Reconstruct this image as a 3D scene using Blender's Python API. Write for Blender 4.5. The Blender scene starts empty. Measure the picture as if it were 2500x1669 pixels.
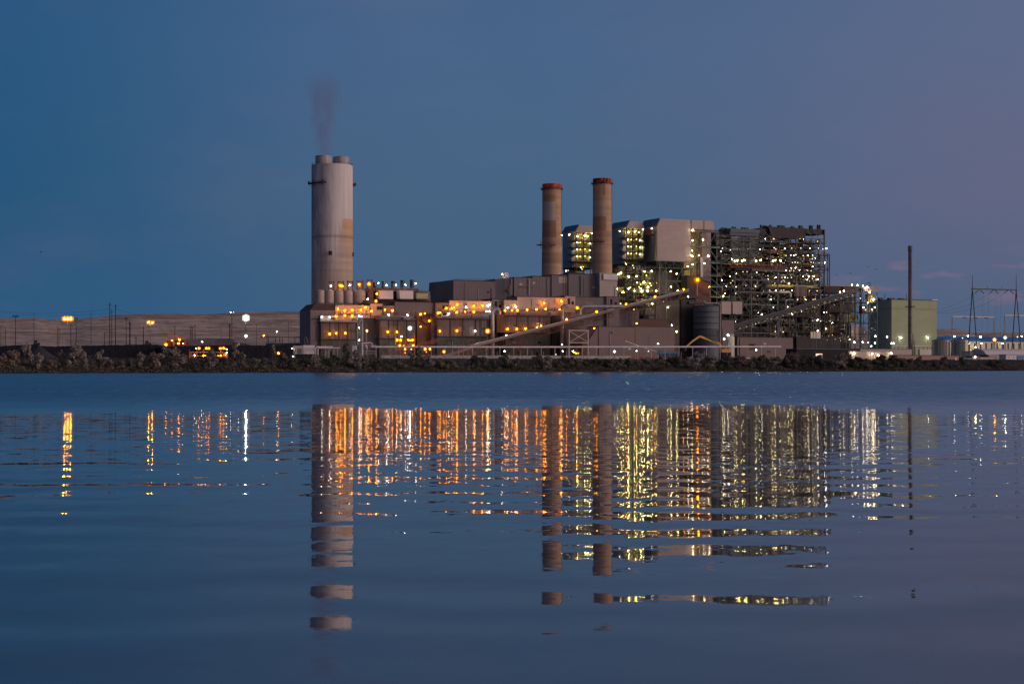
import bpy, math, random
from mathutils import Vector
R = math.radians
random.seed(7)
sc = bpy.context.scene
COL = sc.collection

# ------------------------------------------------------------------ camera and site frame
F = 3667.0            # focal length in pixels of a 2500 px wide picture
HC = 5.0              # camera height above the water
YH = 889.7            # pixel row of the horizon
TH = math.atan(0.481) # the shore and the whole plant are turned by this angle
C_, S_ = math.cos(TH), math.sin(TH)
G = 9.0               # level of the plant yard above the water
Y0 = 1002.0           # shore distance straight ahead

def upx(px, v):
    r = (px - 1250.0) / F
    return (r * (Y0 + v * C_) + v * S_) / (C_ - r * S_)
def dist(u, v): return Y0 + u * S_ + v * C_
def P(px, py, v):
    u = upx(px, v); Y = dist(u, v)
    return (u, v, HC + (YH - py) * Y / F)
def K(px, v): return dist(upx(px, v), v) / F
def world(p):
    u, v, z = p
    return Vector((u * C_ - v * S_, Y0 + u * S_ + v * C_, z))

# ------------------------------------------------------------------ node helpers
class NT:
    def __init__(s, name):
        s.m = bpy.data.materials.new(name); s.m.use_nodes = True
        s.t = s.m.node_tree; s.b = s.t.nodes['Principled BSDF']
        s.tc = s.t.nodes.new('ShaderNodeTexCoord')
    def link(s, a, b): s.t.links.new(a, b)
    def setin(s, sock, v):
        if isinstance(v, (int, float)): sock.default_value = v
        elif isinstance(v, (tuple, list)):
            sock.default_value = tuple(v) + ((1,) if len(v) == 3 and sock.type == 'RGBA' else ())
        else: s.link(v, sock)
    def mapping(s, scale, loc=(0, 0, 0)):
        n = s.t.nodes.new('ShaderNodeMapping'); n.inputs['Scale'].default_value = scale
        n.inputs['Location'].default_value = loc
        s.link(s.tc.outputs['Object'], n.inputs['Vector']); return n.outputs[0]
    def noise(s, scale, det=3, rough=.55, loc=(0, 0, 0), vec=None):
        n = s.t.nodes.new('ShaderNodeTexNoise')
        if vec is None:
            vec = s.mapping(scale, loc)
        n.inputs['Scale'].default_value = 1; n.inputs['Detail'].default_value = det
        n.inputs['Roughness'].default_value = rough
        s.link(vec, n.inputs['Vector']); return n.outputs['Fac']
    def math(s, op, a, b=0.0, c=None, clamp=False):
        n = s.t.nodes.new('ShaderNodeMath'); n.operation = op; n.use_clamp = clamp
        s.setin(n.inputs[0], a); s.setin(n.inputs[1], b)
        if c is not None: s.setin(n.inputs[2], c)
        return n.outputs[0]
    def mr(s, v, a, b, c=0.0, d=1.0, smooth=False):
        n = s.t.nodes.new('ShaderNodeMapRange')
        if smooth: n.interpolation_type = 'SMOOTHSTEP'
        s.setin(n.inputs[0], v)
        for i, q in enumerate((a, b, c, d)): n.inputs[i + 1].default_value = q
        return n.outputs[0]
    def mix(s, f, a, b, op='MIX'):
        n = s.t.nodes.new('ShaderNodeMix'); n.data_type = 'RGBA'; n.blend_type = op
        s.setin(n.inputs[0], f); s.setin(n.inputs[6], a); s.setin(n.inputs[7], b)
        return n.outputs[2]
    def xyz(s):
        n = s.t.nodes.new('ShaderNodeSeparateXYZ'); s.link(s.tc.outputs['Object'], n.inputs[0]); return n.outputs
    def col(s, c): s.setin(s.b.inputs['Base Color'], c)
    def bump(s, h, dist=1.0, strength=1.0):
        n = s.t.nodes.new('ShaderNodeBump'); n.inputs['Distance'].default_value = dist
        n.inputs['Strength'].default_value = strength
        s.link(h, n.inputs['Height']); s.link(n.outputs[0], s.b.inputs['Normal'])
    def fin(s, rough=.7, metal=0.0, spec=.3):
        s.b.inputs['Roughness'].default_value = rough; s.b.inputs['Metallic'].default_value = metal
        s.b.inputs['Specular IOR Level'].default_value = spec
        return s.m

MATS = {}
def cladding(name, base, dark=.62, rib=1.1, seam=6.0, streak=.55, rust=0.0):
    """sheet metal cladding: ribs, horizontal sheet laps, run-down stains"""
    n = NT(name); x, y, z = n.xyz()
    s = n.math('ADD', x, y)
    w = n.math('SINE', n.math('MULTIPLY', s, 2 * math.pi / rib))
    ribf = n.mr(w, .2, 1, 0, .13)
    fr = n.math('FRACT', n.math('DIVIDE', z, seam))
    lap = n.mr(fr, .0, .06, .42, 0)
    st = n.noise((1.5, 1.5, .03), 4, .65)
    stf = n.mr(st, .40, .62, 0, streak)
    pat = n.noise((.06, .06, .12), 3, .5, (7, 3, 1))
    dk = tuple(c * dark for c in base)
    c = n.mix(stf, base, dk)
    c = n.mix(n.mr(pat, .35, .7, 0, .5), c, tuple(c_ * .8 for c_ in base))
    panel = n.t.nodes.new('ShaderNodeTexWhiteNoise'); panel.noise_dimensions = '2D'
    cmb = n.t.nodes.new('ShaderNodeCombineXYZ')
    n.link(n.math('FLOOR', n.math('DIVIDE', s, 5.0)), cmb.inputs[0]); n.link(n.math('FLOOR', n.math('DIVIDE', z, seam)), cmb.inputs[1])
    n.link(cmb.outputs[0], panel.inputs['Vector'])
    c = n.mix(n.mr(panel.outputs[0], 0, 1, 0, .22), c, tuple(c_ * .72 for c_ in base))
    if rust: c = n.mix(n.mr(n.noise((.5, .5, .06), 5, .7, (11, 0, 5)), .52, .75, 0, rust), c, (.16, .06, .035))
    c = n.mix(n.math('MAXIMUM', ribf, lap), c, tuple(c_ * .35 for c_ in base))
    n.col(c); MATS[name] = n.fin(.68, .0, .22); return MATS[name]
def plain(name, base, var=.35, rough=.7, metal=0.0, scale=.3):
    n = NT(name)
    f = n.noise((scale, scale, scale * .5), 4, .65)
    n.col(n.mix(n.mr(f, .3, .7, 0, 1), tuple(c * (1 - var) for c in base), tuple(min(1, c * (1 + var * .5)) for c in base)))
    MATS[name] = n.fin(rough, metal, .22); return MATS[name]
def emis(name, colr, strength):
    n = NT(name); n.b.inputs['Base Color'].default_value = (.8, .8, .8, 1)
    n.b.inputs['Emission Color'].default_value = tuple(colr) + (1,)
    n.b.inputs['Emission Strength'].default_value = strength
    MATS[name] = n.m; return n.m

cladding('clad_pale', (.37, .32, .31), .75, 1.3, 5.5, .35)
cladding('clad_pink', (.44, .36, .35), .78, 1.6, 4.0, .3)
cladding('clad_rose', (.20, .155, .155), .7, 1.6, 5.0, .4)
cladding('clad_mid', (.185, .15, .165), .55, 1.3, 6.5, .7, .25)
cladding('clad_grey', (.145, .135, .155), .6, 1.8, 7.0, .5)
cladding('clad_sidegrey', (.24, .26, .30), .7, 1.4, 6, .4)
cladding('clad_green_side_lifted', (.40, .42, .33), .85, 1.2, 50, .2)  # side-wall copy of the green, lightened in colour to offset dim light
cladding('clad_blue', (.12, .14, .17), .65, 1.4, 6.0, .5)
cladding('clad_dark', (.045, .043, .05), .5, 1.6, 9.0, .7, .3)
cladding('clad_streaky', (.18, .14, .14), .22, 2.6, 30.0, 1.0, .6)
cladding('clad_green', (.34, .39, .255), .92, 1.2, 50.0, .15)
cladding('clad_white', (.62, .58, .62), .85, .9, 3.0, .3)
cladding('clad_brown', (.13, .07, .055), .5, 1.2, 5.0, .6, .4)
plain('roof_blue', (.07, .10, .15), .25, .5)
plain('roof_brown', (.09, .055, .05), .3, .8)
plain('steel', (.135, .16, .165), .35, .7, 0)
plain('steel_dark', (.046, .05, .055), .4, .6, .2)
plain('steel_rust', (.14, .07, .05), .4, .8)
plain('steel_orange', (.33, .10, .05), .4, .7)
plain('pipe_pale', (.62, .58, .62), .25, .45, .1)
plain('pipe_grey', (.26, .25, .26), .35, .4, .3)
plain('olive_steel', (.17, .16, .10), .4, .7)
plain('beige', (.46, .37, .14), .3, .7)
plain('base_concrete', (.10, .105, .10), .4, .85)
plain('wood', (.05, .037, .03), .3, .9)
plain('black', (.012, .013, .016), .3, .8)
plain('galv', (.30, .30, .32), .3, .5, .3)
plain('yellow_paint', (.62, .30, .045), .2, .5)
plain('blue_paint', (.03, .16, .38), .2, .5)
plain('brick_pink', (.33, .22, .19), .3, .9, 0, 1.2)
plain('dark_wall', (.035, .028, .03), .5, .95, 0, .8)
plain('tank_cream', (.60, .57, .48), .12, .6)
plain('glass_dark', (.02, .022, .03), .2, .25)
EMI = {
    'orange': emis('lamp_orange', (1, .27, .003), 320),
    'orange_big': emis('lamp_orange_strong', (1, .34, .01), 400),
    'white': emis('lamp_white', (1, .97, .85), 95),
    'white_big': emis('lamp_white_strong', (.95, 1, .92), 260),
    'yellow': emis('lamp_yellow', (1, .84, .30), 190),
    'warm': emis('lamp_warm', (1, .76, .42), 100),
    'white_dim': emis('lamp_white_dim', (1, .97, .85), 9),
    'warm_dim': emis('lamp_warm_dim', (1, .72, .38), 8),
    'yellow_dim': emis('lamp_yellow_dim', (1, .84, .22), 12),
    'orange_dim': emis('lamp_orange_dim', (1, .34, .01), 24),
    'window': emis('window_glow', (1, .72, .5), .9),
}
def halo_shell(name, colr, strength, cover):
    """glowing shell added round a lamp core to imitate lens halo; partly see-through"""
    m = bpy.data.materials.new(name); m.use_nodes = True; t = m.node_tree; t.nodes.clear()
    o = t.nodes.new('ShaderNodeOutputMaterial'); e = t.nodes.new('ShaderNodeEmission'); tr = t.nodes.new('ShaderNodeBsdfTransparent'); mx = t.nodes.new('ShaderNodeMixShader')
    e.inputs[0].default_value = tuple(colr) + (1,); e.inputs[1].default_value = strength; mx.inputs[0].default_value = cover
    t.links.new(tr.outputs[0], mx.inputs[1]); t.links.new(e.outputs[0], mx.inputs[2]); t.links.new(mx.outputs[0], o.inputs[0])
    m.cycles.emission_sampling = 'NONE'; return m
HALO = {'orange': halo_shell('globe_orange', (1, .19, .0), 1.25, .6), 'orange_big': halo_shell('globe_orange_strong', (1, .26, .01), 1.6, .5), 'white': halo_shell('globe_white', (.85, .95, .85), .55, .3),
       'white_big': halo_shell('globe_white_strong', (.85, 1, .9), 1.6, .38), 'yellow': halo_shell('globe_yellow', (1, .8, .15), .9, .34), 'warm': halo_shell('globe_warm', (1, .72, .4), .6, .3)}
for k_ in ('white', 'warm', 'yellow', 'orange'): HALO[k_ + '_dim'] = HALO[k_]

# ------------------------------------------------------------------ mesh builder (site coordinates)
class MB:
    def __init__(s): s.v = []; s.f = []; s.mi = []; s.cur = 0
    def add(s, vs, fs):
        o = len(s.v); s.v += vs
        for f in fs: s.f.append(tuple(i + o for i in f)); s.mi.append(s.cur)
        return s
    def box(s, u0, u1, v0, v1, z0, z1):
        return s.add([(u0, v0, z0), (u1, v0, z0), (u1, v1, z0), (u0, v1, z0), (u0, v0, z1), (u1, v0, z1), (u1, v1, z1), (u0, v1, z1)],
                     [(0, 3, 2, 1), (4, 5, 6, 7), (0, 1, 5, 4), (1, 2, 6, 5), (2, 3, 7, 6), (3, 0, 4, 7)])
    def tube(s, p, q, r, n=4, r2=None, caps=True):
        p = Vector(p); q = Vector(q); d = q - p
        if d.length < 1e-6: return s
        d.normalize(); a = Vector((0, 0, 1)) if abs(d.z) < .9 else Vector((0, 1, 0))
        x = d.cross(a).normalized(); y = d.cross(x)
        r2 = r if r2 is None else r2; vs = []
        ph = math.pi / 4 if n == 4 else 0
        for (c, rr) in ((p, r), (q, r2)):
            for i in range(n):
                t = ph + 2 * math.pi * i / n
                vs.append(tuple(c + x * (rr * math.cos(t)) + y * (rr * math.sin(t))))
        fs = [(i, i + n, (i + 1) % n + n, (i + 1) % n) for i in range(n)]
        if caps: fs += [tuple(range(n)), tuple(range(2 * n - 1, n - 1, -1))]
        return s.add(vs, fs)
    def path(s, pts, r, n=8):
        for a, b in zip(pts, pts[1:]): s.tube(a, b, r, n)
        return s
    def lathe(s, c, prof, n=32):
        """prof: list of (radius, z)"""
        vs = []
        for (r, z) in prof:
            for i in range(n):
                t = 2 * math.pi * i / n; vs.append((c[0] + r * math.cos(t), c[1] + r * math.sin(t), z))
        fs = []
        for j in range(len(prof) - 1):
            for i in range(n):
                k = (i + 1) % n
                fs.append((j * n + i, j * n + k, (j + 1) * n + k, (j + 1) * n + i))
        if prof[-1][0] > .01: fs.append(tuple((len(prof) - 1) * n + i for i in range(n)))
        return s.add(vs, fs)
    def ext(s, prof, v0, v1):
        """profile in (u,z), run along v"""
        n = len(prof); vs = [(u, v0, z) for u, z in prof] + [(u, v1, z) for u, z in prof]
        return s.add(vs, [tuple(range(n)), tuple(range(2 * n - 1, n - 1, -1))] + [(i, i + n, (i + 1) % n + n, (i + 1) % n) for i in range(n)])
    def exu(s, prof, u0, u1):
        """profile in (v,z), run along u"""
        n = len(prof); vs = [(u0, v, z) for v, z in prof] + [(u1, v, z) for v, z in prof]
        return s.add(vs, [tuple(range(n)), tuple(range(2 * n - 1, n - 1, -1))] + [(i, i + n, (i + 1) % n + n, (i + 1) % n) for i in range(n)])
    def hull(s, bot, top):
        n = len(bot); return s.add(list(bot) + list(top), [tuple(range(n - 1, -1, -1)), tuple(range(n, 2 * n))] + [(i, (i + 1) % n, (i + 1) % n + n, i + n) for i in range(n)])
    def ball(s, c, r, sq=1.0):
        t = (1 + 5 ** .5) / 2; k = r / math.sqrt(1 + t * t)
        vs = [(-1, t, 0), (1, t, 0), (-1, -t, 0), (1, -t, 0), (0, -1, t), (0, 1, t), (0, -1, -t), (0, 1, -t), (t, 0, -1), (t, 0, 1), (-t, 0, -1), (-t, 0, 1)]
        fs = [(0, 11, 5), (0, 5, 1), (0, 1, 7), (0, 7, 10), (0, 10, 11), (1, 5, 9), (5, 11, 4), (11, 10, 2), (10, 7, 6), (7, 1, 8), (3, 9, 4), (3, 4, 2), (3, 2, 6), (3, 6, 8), (3, 8, 9), (4, 9, 5), (2, 4, 11), (6, 2, 10), (8, 6, 7), (9, 8, 1)]
        return s.add([(c[0] + a * k, c[1] + b * k, c[2] + d * k * sq) for a, b, d in vs], fs)
    def rail(s, pts, h=1.1, r=.07, step=3.0):
        """hand rail along points"""
        for a, b in zip(pts, pts[1:]):
            a = Vector(a); b = Vector(b); L = (b - a).length; n = max(1, int(L / step))
            for hh in (h, h * .55): s.tube(a + Vector((0, 0, hh)), b + Vector((0, 0, hh)), r, 3, caps=False)
            for i in range(n + 1):
                q = a.lerp(b, i / n); s.tube(q, q + Vector((0, 0, h)), r, 3, caps=False)
        return s
    def build(s, name, mats, parent=None, base=None, smooth=False, data_only=False):
        if parent is not None: base = parent['_b'] if '_b' in parent else base
        if base is None: base = (0, 0, 0)
        me = bpy.data.meshes.new(name)
        me.from_pydata([(a - base[0], b - base[1], c - base[2]) for a, b, c in s.v], [], s.f)
        if not isinstance(mats, (list, tuple)): mats = [mats]
        for m in mats: me.materials.append(MATS[m] if isinstance(m, str) else m)
        if len(mats) > 1: me.polygons.foreach_set('material_index', s.mi)
        me.update()
        if smooth:
            me.polygons.foreach_set('use_smooth', [True] * len(me.polygons)); me.set_sharp_from_angle(angle=R(35))
        if data_only: return me
        o = bpy.data.objects.new(name, me); COL.objects.link(o)
        if parent is not None:
            o.parent = parent
            if '_b' in parent: o['_b'] = parent['_b']
        else:
            o.location = world(base); o.rotation_euler.z = TH; o['_b'] = base
        return o
def tag(o, label=None, cat=None, group=None, kind=None):
    if label: o['label'] = label
    if cat: o['category'] = cat
    if group: o['group'] = group
    if kind: o['kind'] = kind
    elif cat: o['kind'] = 'thing'
    return o
def thing(name, label, cat, base, group=None):
    o = bpy.data.objects.new(name, None); COL.objects.link(o); o.empty_display_size = 1
    o.location = world(base); o.rotation_euler.z = TH; o['_b'] = tuple(base)
    return tag(o, label, cat, group)
def ub(px0, px1, v): return upx(px0, v), upx(px1, v)
def zz(px, py, v): return P(px, py, v)[2]

# ------------------------------------------------------------------ world, sun, camera
w = bpy.data.worlds.new("World"); sc.world = w; w.use_nodes = True
nt = w.node_tree; bg = nt.nodes['Background']
def wn(t): return nt.nodes.new(t)
tc = wn('ShaderNodeTexCoord'); sep = wn('ShaderNodeSeparateXYZ'); nt.links.new(tc.outputs['Generated'], sep.inputs[0])
def wmr(v, a, b, c=0., d=1., smooth=True):
    n = wn('ShaderNodeMapRange'); n.interpolation_type = 'SMOOTHSTEP' if smooth else 'LINEAR'
    nt.links.new(v, n.inputs[0])
    for i, q in enumerate((a, b, c, d)): n.inputs[i + 1].default_value = q
    return n.outputs[0]
def wmix(f, a, b, op='MIX'):
    n = wn('ShaderNodeMix'); n.data_type = 'RGBA'; n.blend_type = op
    for s_, v in ((n.inputs[0], f), (n.inputs[6], a), (n.inputs[7], b)):
        if isinstance(v, tuple): s_.default_value = v + (1,)
        elif isinstance(v, float): s_.default_value = v
        else: nt.links.new(v, s_)
    return n.outputs[2]
def srgb(r, g, b):
    return tuple(((c / 255 + .055) / 1.055) ** 2.4 if c > 10 else c / 255 / 12.92 for c in (r, g, b))
def ramp(v, stops):
    n = wn('ShaderNodeValToRGB'); nt.links.new(v, n.inputs[0]); e = n.color_ramp.elements
    while len(e) < len(stops): e.new(.5)
    for el, (p, c) in zip(e, stops): el.position = p; el.color = tuple(c) + (1,)
    return n.outputs[0]
el = wmr(sep.outputs[2], -.02, .30, 0, 1, False)       # 0 at the horizon, 1 at the picture's top and beyond
left = ramp(el, [(0, srgb(58, 94, 130)), (.12, srgb(42, 88, 127)), (.35, srgb(38, 85, 123)), (.7, srgb(40, 86, 127)), (1, srgb(42, 84, 127))])
mid = ramp(el, [(0, srgb(70, 97, 128)), (.15, srgb(66, 96, 127)), (.4, srgb(71, 100, 131)), (.7, srgb(72, 101, 137)), (1, srgb(66, 95, 134))])
right = ramp(el, [(0, srgb(64, 92, 124)), (.13, srgb(80, 98, 126)), (.4, srgb(98, 102, 131)), (.7, srgb(93, 105, 137)), (1, srgb(90, 106, 139))])
lm = wmix(wmr(sep.outputs[0], -.36, -.04), left, mid); sky = wmix(wmr(sep.outputs[0], .0, .36), lm, right)
sky = wmix(wmr(sep.outputs[2], .3, .95), sky, srgb(38, 68, 108))
# low pink wisps of cloud near the right-hand horizon
mp = wn('ShaderNodeMapping'); mp.inputs['Scale'].default_value = (26, 26, 110); nt.links.new(tc.outputs['Generated'], mp.inputs[0])
no = wn('ShaderNodeTexNoise'); no.inputs['Scale'].default_value = 1; no.inputs['Detail'].default_value = 4; nt.links.new(mp.outputs[0], no.inputs['Vector'])
cl = wmr(no.outputs['Fac'], .52, .70)
m1 = wn('ShaderNodeMath'); m1.operation = 'MULTIPLY'; nt.links.new(cl, m1.inputs[0])
nt.links.new(wmr(sep.outputs[2], .03, .045), m1.inputs[1])
m2 = wn('ShaderNodeMath'); m2.operation = 'MULTIPLY'; nt.links.new(m1.outputs[0], m2.inputs[0]); nt.links.new(wmr(sep.outputs[2], .062, .078, 1, 0), m2.inputs[1])
m3 = wn('ShaderNodeMath'); m3.operation = 'MULTIPLY'; nt.links.new(m2.outputs[0], m3.inputs[0]); nt.links.new(wmr(sep.outputs[0], .16, .26, 0, .42), m3.inputs[1])
sky = wmix(m3.outputs[0], sky, srgb(140, 112, 132))
mpb = wn('ShaderNodeMapping'); mpb.inputs['Scale'].default_value = (5, 5, 13); nt.links.new(tc.outputs['Generated'], mpb.inputs[0])
nob = wn('ShaderNodeTexNoise'); nob.inputs['Scale'].default_value = 1; nob.inputs['Detail'].default_value = 5; nob.inputs['Roughness'].default_value = .6; nt.links.new(mpb.outputs[0], nob.inputs['Vector'])
sky = wmix(wmr(nob.outputs['Fac'], .42, .72, 0, .16), sky, srgb(104, 104, 128))
# bright afterglow low in the sky behind the camera
dotn = wn('ShaderNodeVectorMath'); dotn.operation = 'DOT_PRODUCT'; nt.links.new(tc.outputs['Generated'], dotn.inputs[0]); dotn.inputs[1].default_value = (.8, -.58, .1)
gl = wmr(dotn.outputs['Value'], .35, 1.0)
sky = wmix(gl, sky, (.85, .56, .46))
nt.links.new(sky, bg.inputs[0]); bg.inputs[1].default_value = 1.0

sun = bpy.data.lights.new('sun', 'SUN'); sun.energy = 1.3; sun.angle = R(20); sun.color = (1, .80, .72)
so = bpy.data.objects.new('sun', sun); COL.objects.link(so); so.location = (400, -300, 200)
az, e_ = R(75), R(8)
so.rotation_euler = Vector((-math.sin(az) * math.cos(e_), math.cos(az) * math.cos(e_), -math.sin(e_))).to_track_quat('-Z', 'Y').to_euler()

cam = bpy.data.cameras.new('camera'); co = bpy.data.objects.new('camera', cam); COL.objects.link(co)
co.location = (0, 0, HC); co.rotation_euler = (R(90), 0, 0)
cam.sensor_width = 36; cam.lens = F / 2500 * 36; cam.shift_y = (YH - 834.5) / 2500
cam.clip_end = 60000; cam.clip_start = .5
sc.camera = co
sc.view_settings.view_transform = 'Standard'; sc.view_settings.look = 'None'
cy = sc.cycles
cy.max_bounces = 5; cy.diffuse_bounces = 2; cy.glossy_bounces = 3; cy.transmission_bounces = 2; cy.volume_bounces = 1
cy.use_denoising = True; cy.caustics_reflective = False; cy.caustics_refractive = False
cy.sample_clamp_indirect = 45; cy.use_adaptive_sampling = True; cy.adaptive_threshold = .012
try: cy.denoiser = 'OPENIMAGEDENOISE'; cy.denoising_prefilter = 'ACCURATE'
except Exception: pass

# ------------------------------------------------------------------ water
def build_water():
    n = NT('water')
    x, y, z = n.xyz()
    # the surface is described by its slopes: a long low swell and short ripples
    warp = n.math('ADD', y, n.math('MULTIPLY', n.math('SUBTRACT', n.noise((.22, .05, 1), 2, .5, (4, 4, 0)), .5), 3.2))
    cw = n.t.nodes.new('ShaderNodeCombineXYZ'); n.link(n.math('MULTIPLY', x, .055), cw.inputs[0]); n.link(n.math('MULTIPLY', warp, .24), cw.inputs[1])
    swell = n.math('SUBTRACT', n.noise(None, 1.2, .45, vec=cw.outputs[0]), .5)
    ph = n.math('ADD', n.math('MULTIPLY', warp, 2 * math.pi / 4.3), n.math('MULTIPLY', n.noise((.09, .05, 1), 2, .5, (2, 8, 0)), 9))
    wav = n.math('MULTIPLY', n.math('SINE', ph), n.mr(n.noise((.07, .09, 1), 2, .5, (9, 1, 0)), .3, .65, .03, .15))
    swell = n.math('ADD', n.math('MULTIPLY', swell, .55), wav)
    cw2 = n.t.nodes.new('ShaderNodeCombineXYZ'); n.link(n.math('MULTIPLY', x, .05), cw2.inputs[0]); n.link(n.math('MULTIPLY', warp, .36), cw2.inputs[1])
    swell2 = n.math('SUBTRACT', n.noise(None, 1, .45, vec=cw2.outputs[0]), .5)
    aS = n.math('MULTIPLY', n.mr(y, 13, 30, .07, .17), n.mr(y, 55, 100, 1, .16))
    aS2 = n.math('MULTIPLY', n.mr(y, 25, 60, .02, .06), n.mr(y, 70, 120, 1, .5))
    rp = n.math('SUBTRACT', n.noise((.55, .9, 1), 3, .6, (3, 1, 0)), .5)
    rq = n.math('SUBTRACT', n.noise((1.6, 3.1, 1), 2, .6, (7, 2, 0)), .5)
    rx = n.math('SUBTRACT', n.noise((.8, 1.7, 1), 2, .6, (1, 9, 0)), .5)
    aR = n.mr(y, 24, 80, .045, .14); aQ = n.mr(y, 20, 90, .024, .05)
    sy = n.math('ADD', n.math('ADD', n.math('MULTIPLY', swell, aS), n.math('MULTIPLY', swell2, aS2)), n.math('ADD', n.math('MULTIPLY', rp, aR), n.math('MULTIPLY', rq, aQ)))
    sx = n.math('MULTIPLY', rx, n.mr(y, 20, 90, .012, .012))
    yy = n.math('ADD', y, n.math('MULTIPLY', n.noise((.03, .02, 1), 3, .6), 70))
    far = n.mr(yy, 172, 292, 0, 1, True)
    cn = n.t.nodes.new('ShaderNodeCombineXYZ'); n.link(sx, cn.inputs[0]); n.link(sy, cn.inputs[1]); cn.inputs[2].default_value = 1
    # wind-ruffled water beyond the calm patch: facets seen at this grazing angle lean towards the viewer's shore
    ch1 = n.noise((.9, 2.3, 1), 3, .7, (2, 2, 0)); ch2 = n.noise((1.1, 2.1, 1), 3, .7, (8, 5, 0)); pt = n.noise((.012, .03, 1), 3, .6, (1, 3, 0))
    cv = n.t.nodes.new('ShaderNodeCombineXYZ')
    n.link(n.math('MULTIPLY', n.math('SUBTRACT', ch2, .5), .16), cv.inputs[0])
    n.link(n.math('MULTIPLY', n.math('ADD', n.mr(ch1, .25, .75, .025, .28), n.math('ADD', n.mr(pt, .3, .7, -.02, .025), n.mr(n.noise((.45, .10, 1), 3, .6, (6, 3, 0)), .3, .7, -.055, .055))), -1), cv.inputs[1]); cv.inputs[2].default_value = 1
    vm = n.t.nodes.new('ShaderNodeMix'); vm.data_type = 'VECTOR'; n.link(far, vm.inputs[0]); n.link(cn.outputs[0], vm.inputs[4]); n.link(cv.outputs[0], vm.inputs[5])
    nz = n.t.nodes.new('ShaderNodeVectorMath'); nz.operation = 'NORMALIZE'; n.link(vm.outputs[1], nz.inputs[0]); n.link(nz.outputs[0], n.b.inputs['Normal'])
    n.col(n.mix(far, (.058, .066, .080), (.028, .072, .13)))  # far water's base blue raised in place of weaker sky reflection
    n.link(n.math('ADD', n.mr(far, 0, 1, .008, .05), n.mr(y, 20, 52, .045, 0)), n.b.inputs['Roughness'])
    n.b.inputs['IOR'].default_value = 1.78
    MATS['water'] = n.m
    me = bpy.data.meshes.new('water')
    me.from_pydata([(-9000, -300, 0), (9000, -300, 0), (9000, 9000, 0), (-9000, 9000, 0)], [], [(0, 1, 2, 3)])
    me.materials.append(n.m); o = bpy.data.objects.new('water', me); COL.objects.link(o); tag(o, kind='structure')
build_water()

# ------------------------------------------------------------------ ground, hills
def build_ground():
    n = NT('ground')
    f = n.noise((.05, .12, .05), 6, .65); g = n.noise((.6, .9, .6), 4, .6, (4, 4, 0))
    c = n.mix(n.mr(f, .35, .65), (.03, .025, .025), (.07, .055, .053)); c = n.mix(n.mr(g, .4, .7, 0, .5), c, (.03, .026, .028))
    n.col(c); MATS['ground'] = n.fin(.95, 0, .1)
    b = MB(); random.seed(3)
    prof = [(-6, -1.2), (-.4, -.15), (.8, .35), (4, 1.6), (9, 3.2), (15, 5.0), (23, 7.2), (32, G - .3), (42, G), (80, G), (250, G), (800, G), (3000, G), (30000, G)]
    us = [-30000, -6000, -2000] + [-700 + i * 6 for i in range(260)] + [2000, 6000, 30000]
    nu = len(us); vs = []
    for j, (v, z) in enumerate(prof):
        for i, u in enumerate(us):
            jit = (0 if j > 8 or j == 0 else random.uniform(-.35, .35) * (1.2 if j > 2 else .5))
            vs.append((u, v + (random.uniform(-.9, .9) if 0 < j < 8 else 0), z + jit))
    b.add(vs, [(j * nu + i, j * nu + i + 1, (j + 1) * nu + i + 1, (j + 1) * nu + i) for j in range(len(prof) - 1) for i in range(nu - 1)])
    tag(b.build('ground', 'ground'), kind='structure')
    # hills
    n = NT('hills'); f = n.noise((.0035, .02, .16), 7, .7); g = n.noise((.03, .03, .3), 5, .7, (9, 2, 0))
    c = n.mix(n.mr(f, .38, .62), (.27, .215, .18), (.52, .41, .34)); c = n.mix(n.mr(g, .46, .62, 0, .75), c, (.17, .135, .125))
    n.col(c); MATS['hills'] = n.fin(.95, 0, .05)
    def hill(pts, v, d, name='hills', seed=1):
        random.seed(seed); b = MB(); prof = [(-.30, 0), (-.22, .16), (-.16, .30), (-.11, .48), (-.07, .66), (-.03, .86), (0, 1), (.5, 1.03), (1, 0)]
        xs = []; x = pts[0][0]
        while x <= pts[-1][0]: xs.append(x); x += 6
        cols = []; 
        for x in xs:
            for (a, ya), (c2, yc) in zip(pts, pts[1:]):
                if a <= x <= c2: y = ya + (yc - ya) * (x - a) / (c2 - a); break
            top = P(x, y, v); cols.append(top)
        vs = []
        for j, (q, hh) in enumerate(prof):
            for i, t in enumerate(cols):
                zt = t[2] - G
                wob = math.sin(i * .31 + j) * .02 + math.sin(i * .093 + j * 2.1) * .04 + random.uniform(-.012, .012)
                vs.append((t[0] + q * 150, t[1] + q * d + wob * d * .3 * (j not in (6,)), G - .5 + zt * max(0, hh + (wob if 0 < j < 6 else 0))))
        nn = len(cols)
        b.add(vs, [(j * nn + i, j * nn + i + 1, (j + 1) * nn + i + 1, (j + 1) * nn + i) for j in range(len(prof) - 1) for i in range(nn - 1)])
        tag(b.build(name, 'hills', smooth=True), kind='structure')
    hill([(-900, 800), (-300, 772), (0, 775), (80, 775), (145, 782), (180, 780), (290, 768), (400, 764), (500, 767), (560, 763), (640, 760), (760, 760), (900, 768), (1100, 790), (1300, 830), (1500, 888)], 2300, 1700)
    hill([(2000, 830), (2150, 812), (2290, 803), (2330, 802), (2352, 805), (2370, 812), (2440, 811), (2500, 813), (2700, 806), (3000, 812), (3500, 880)], 2600, 1200, 'far_ridge', 4)
build_ground()

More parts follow.
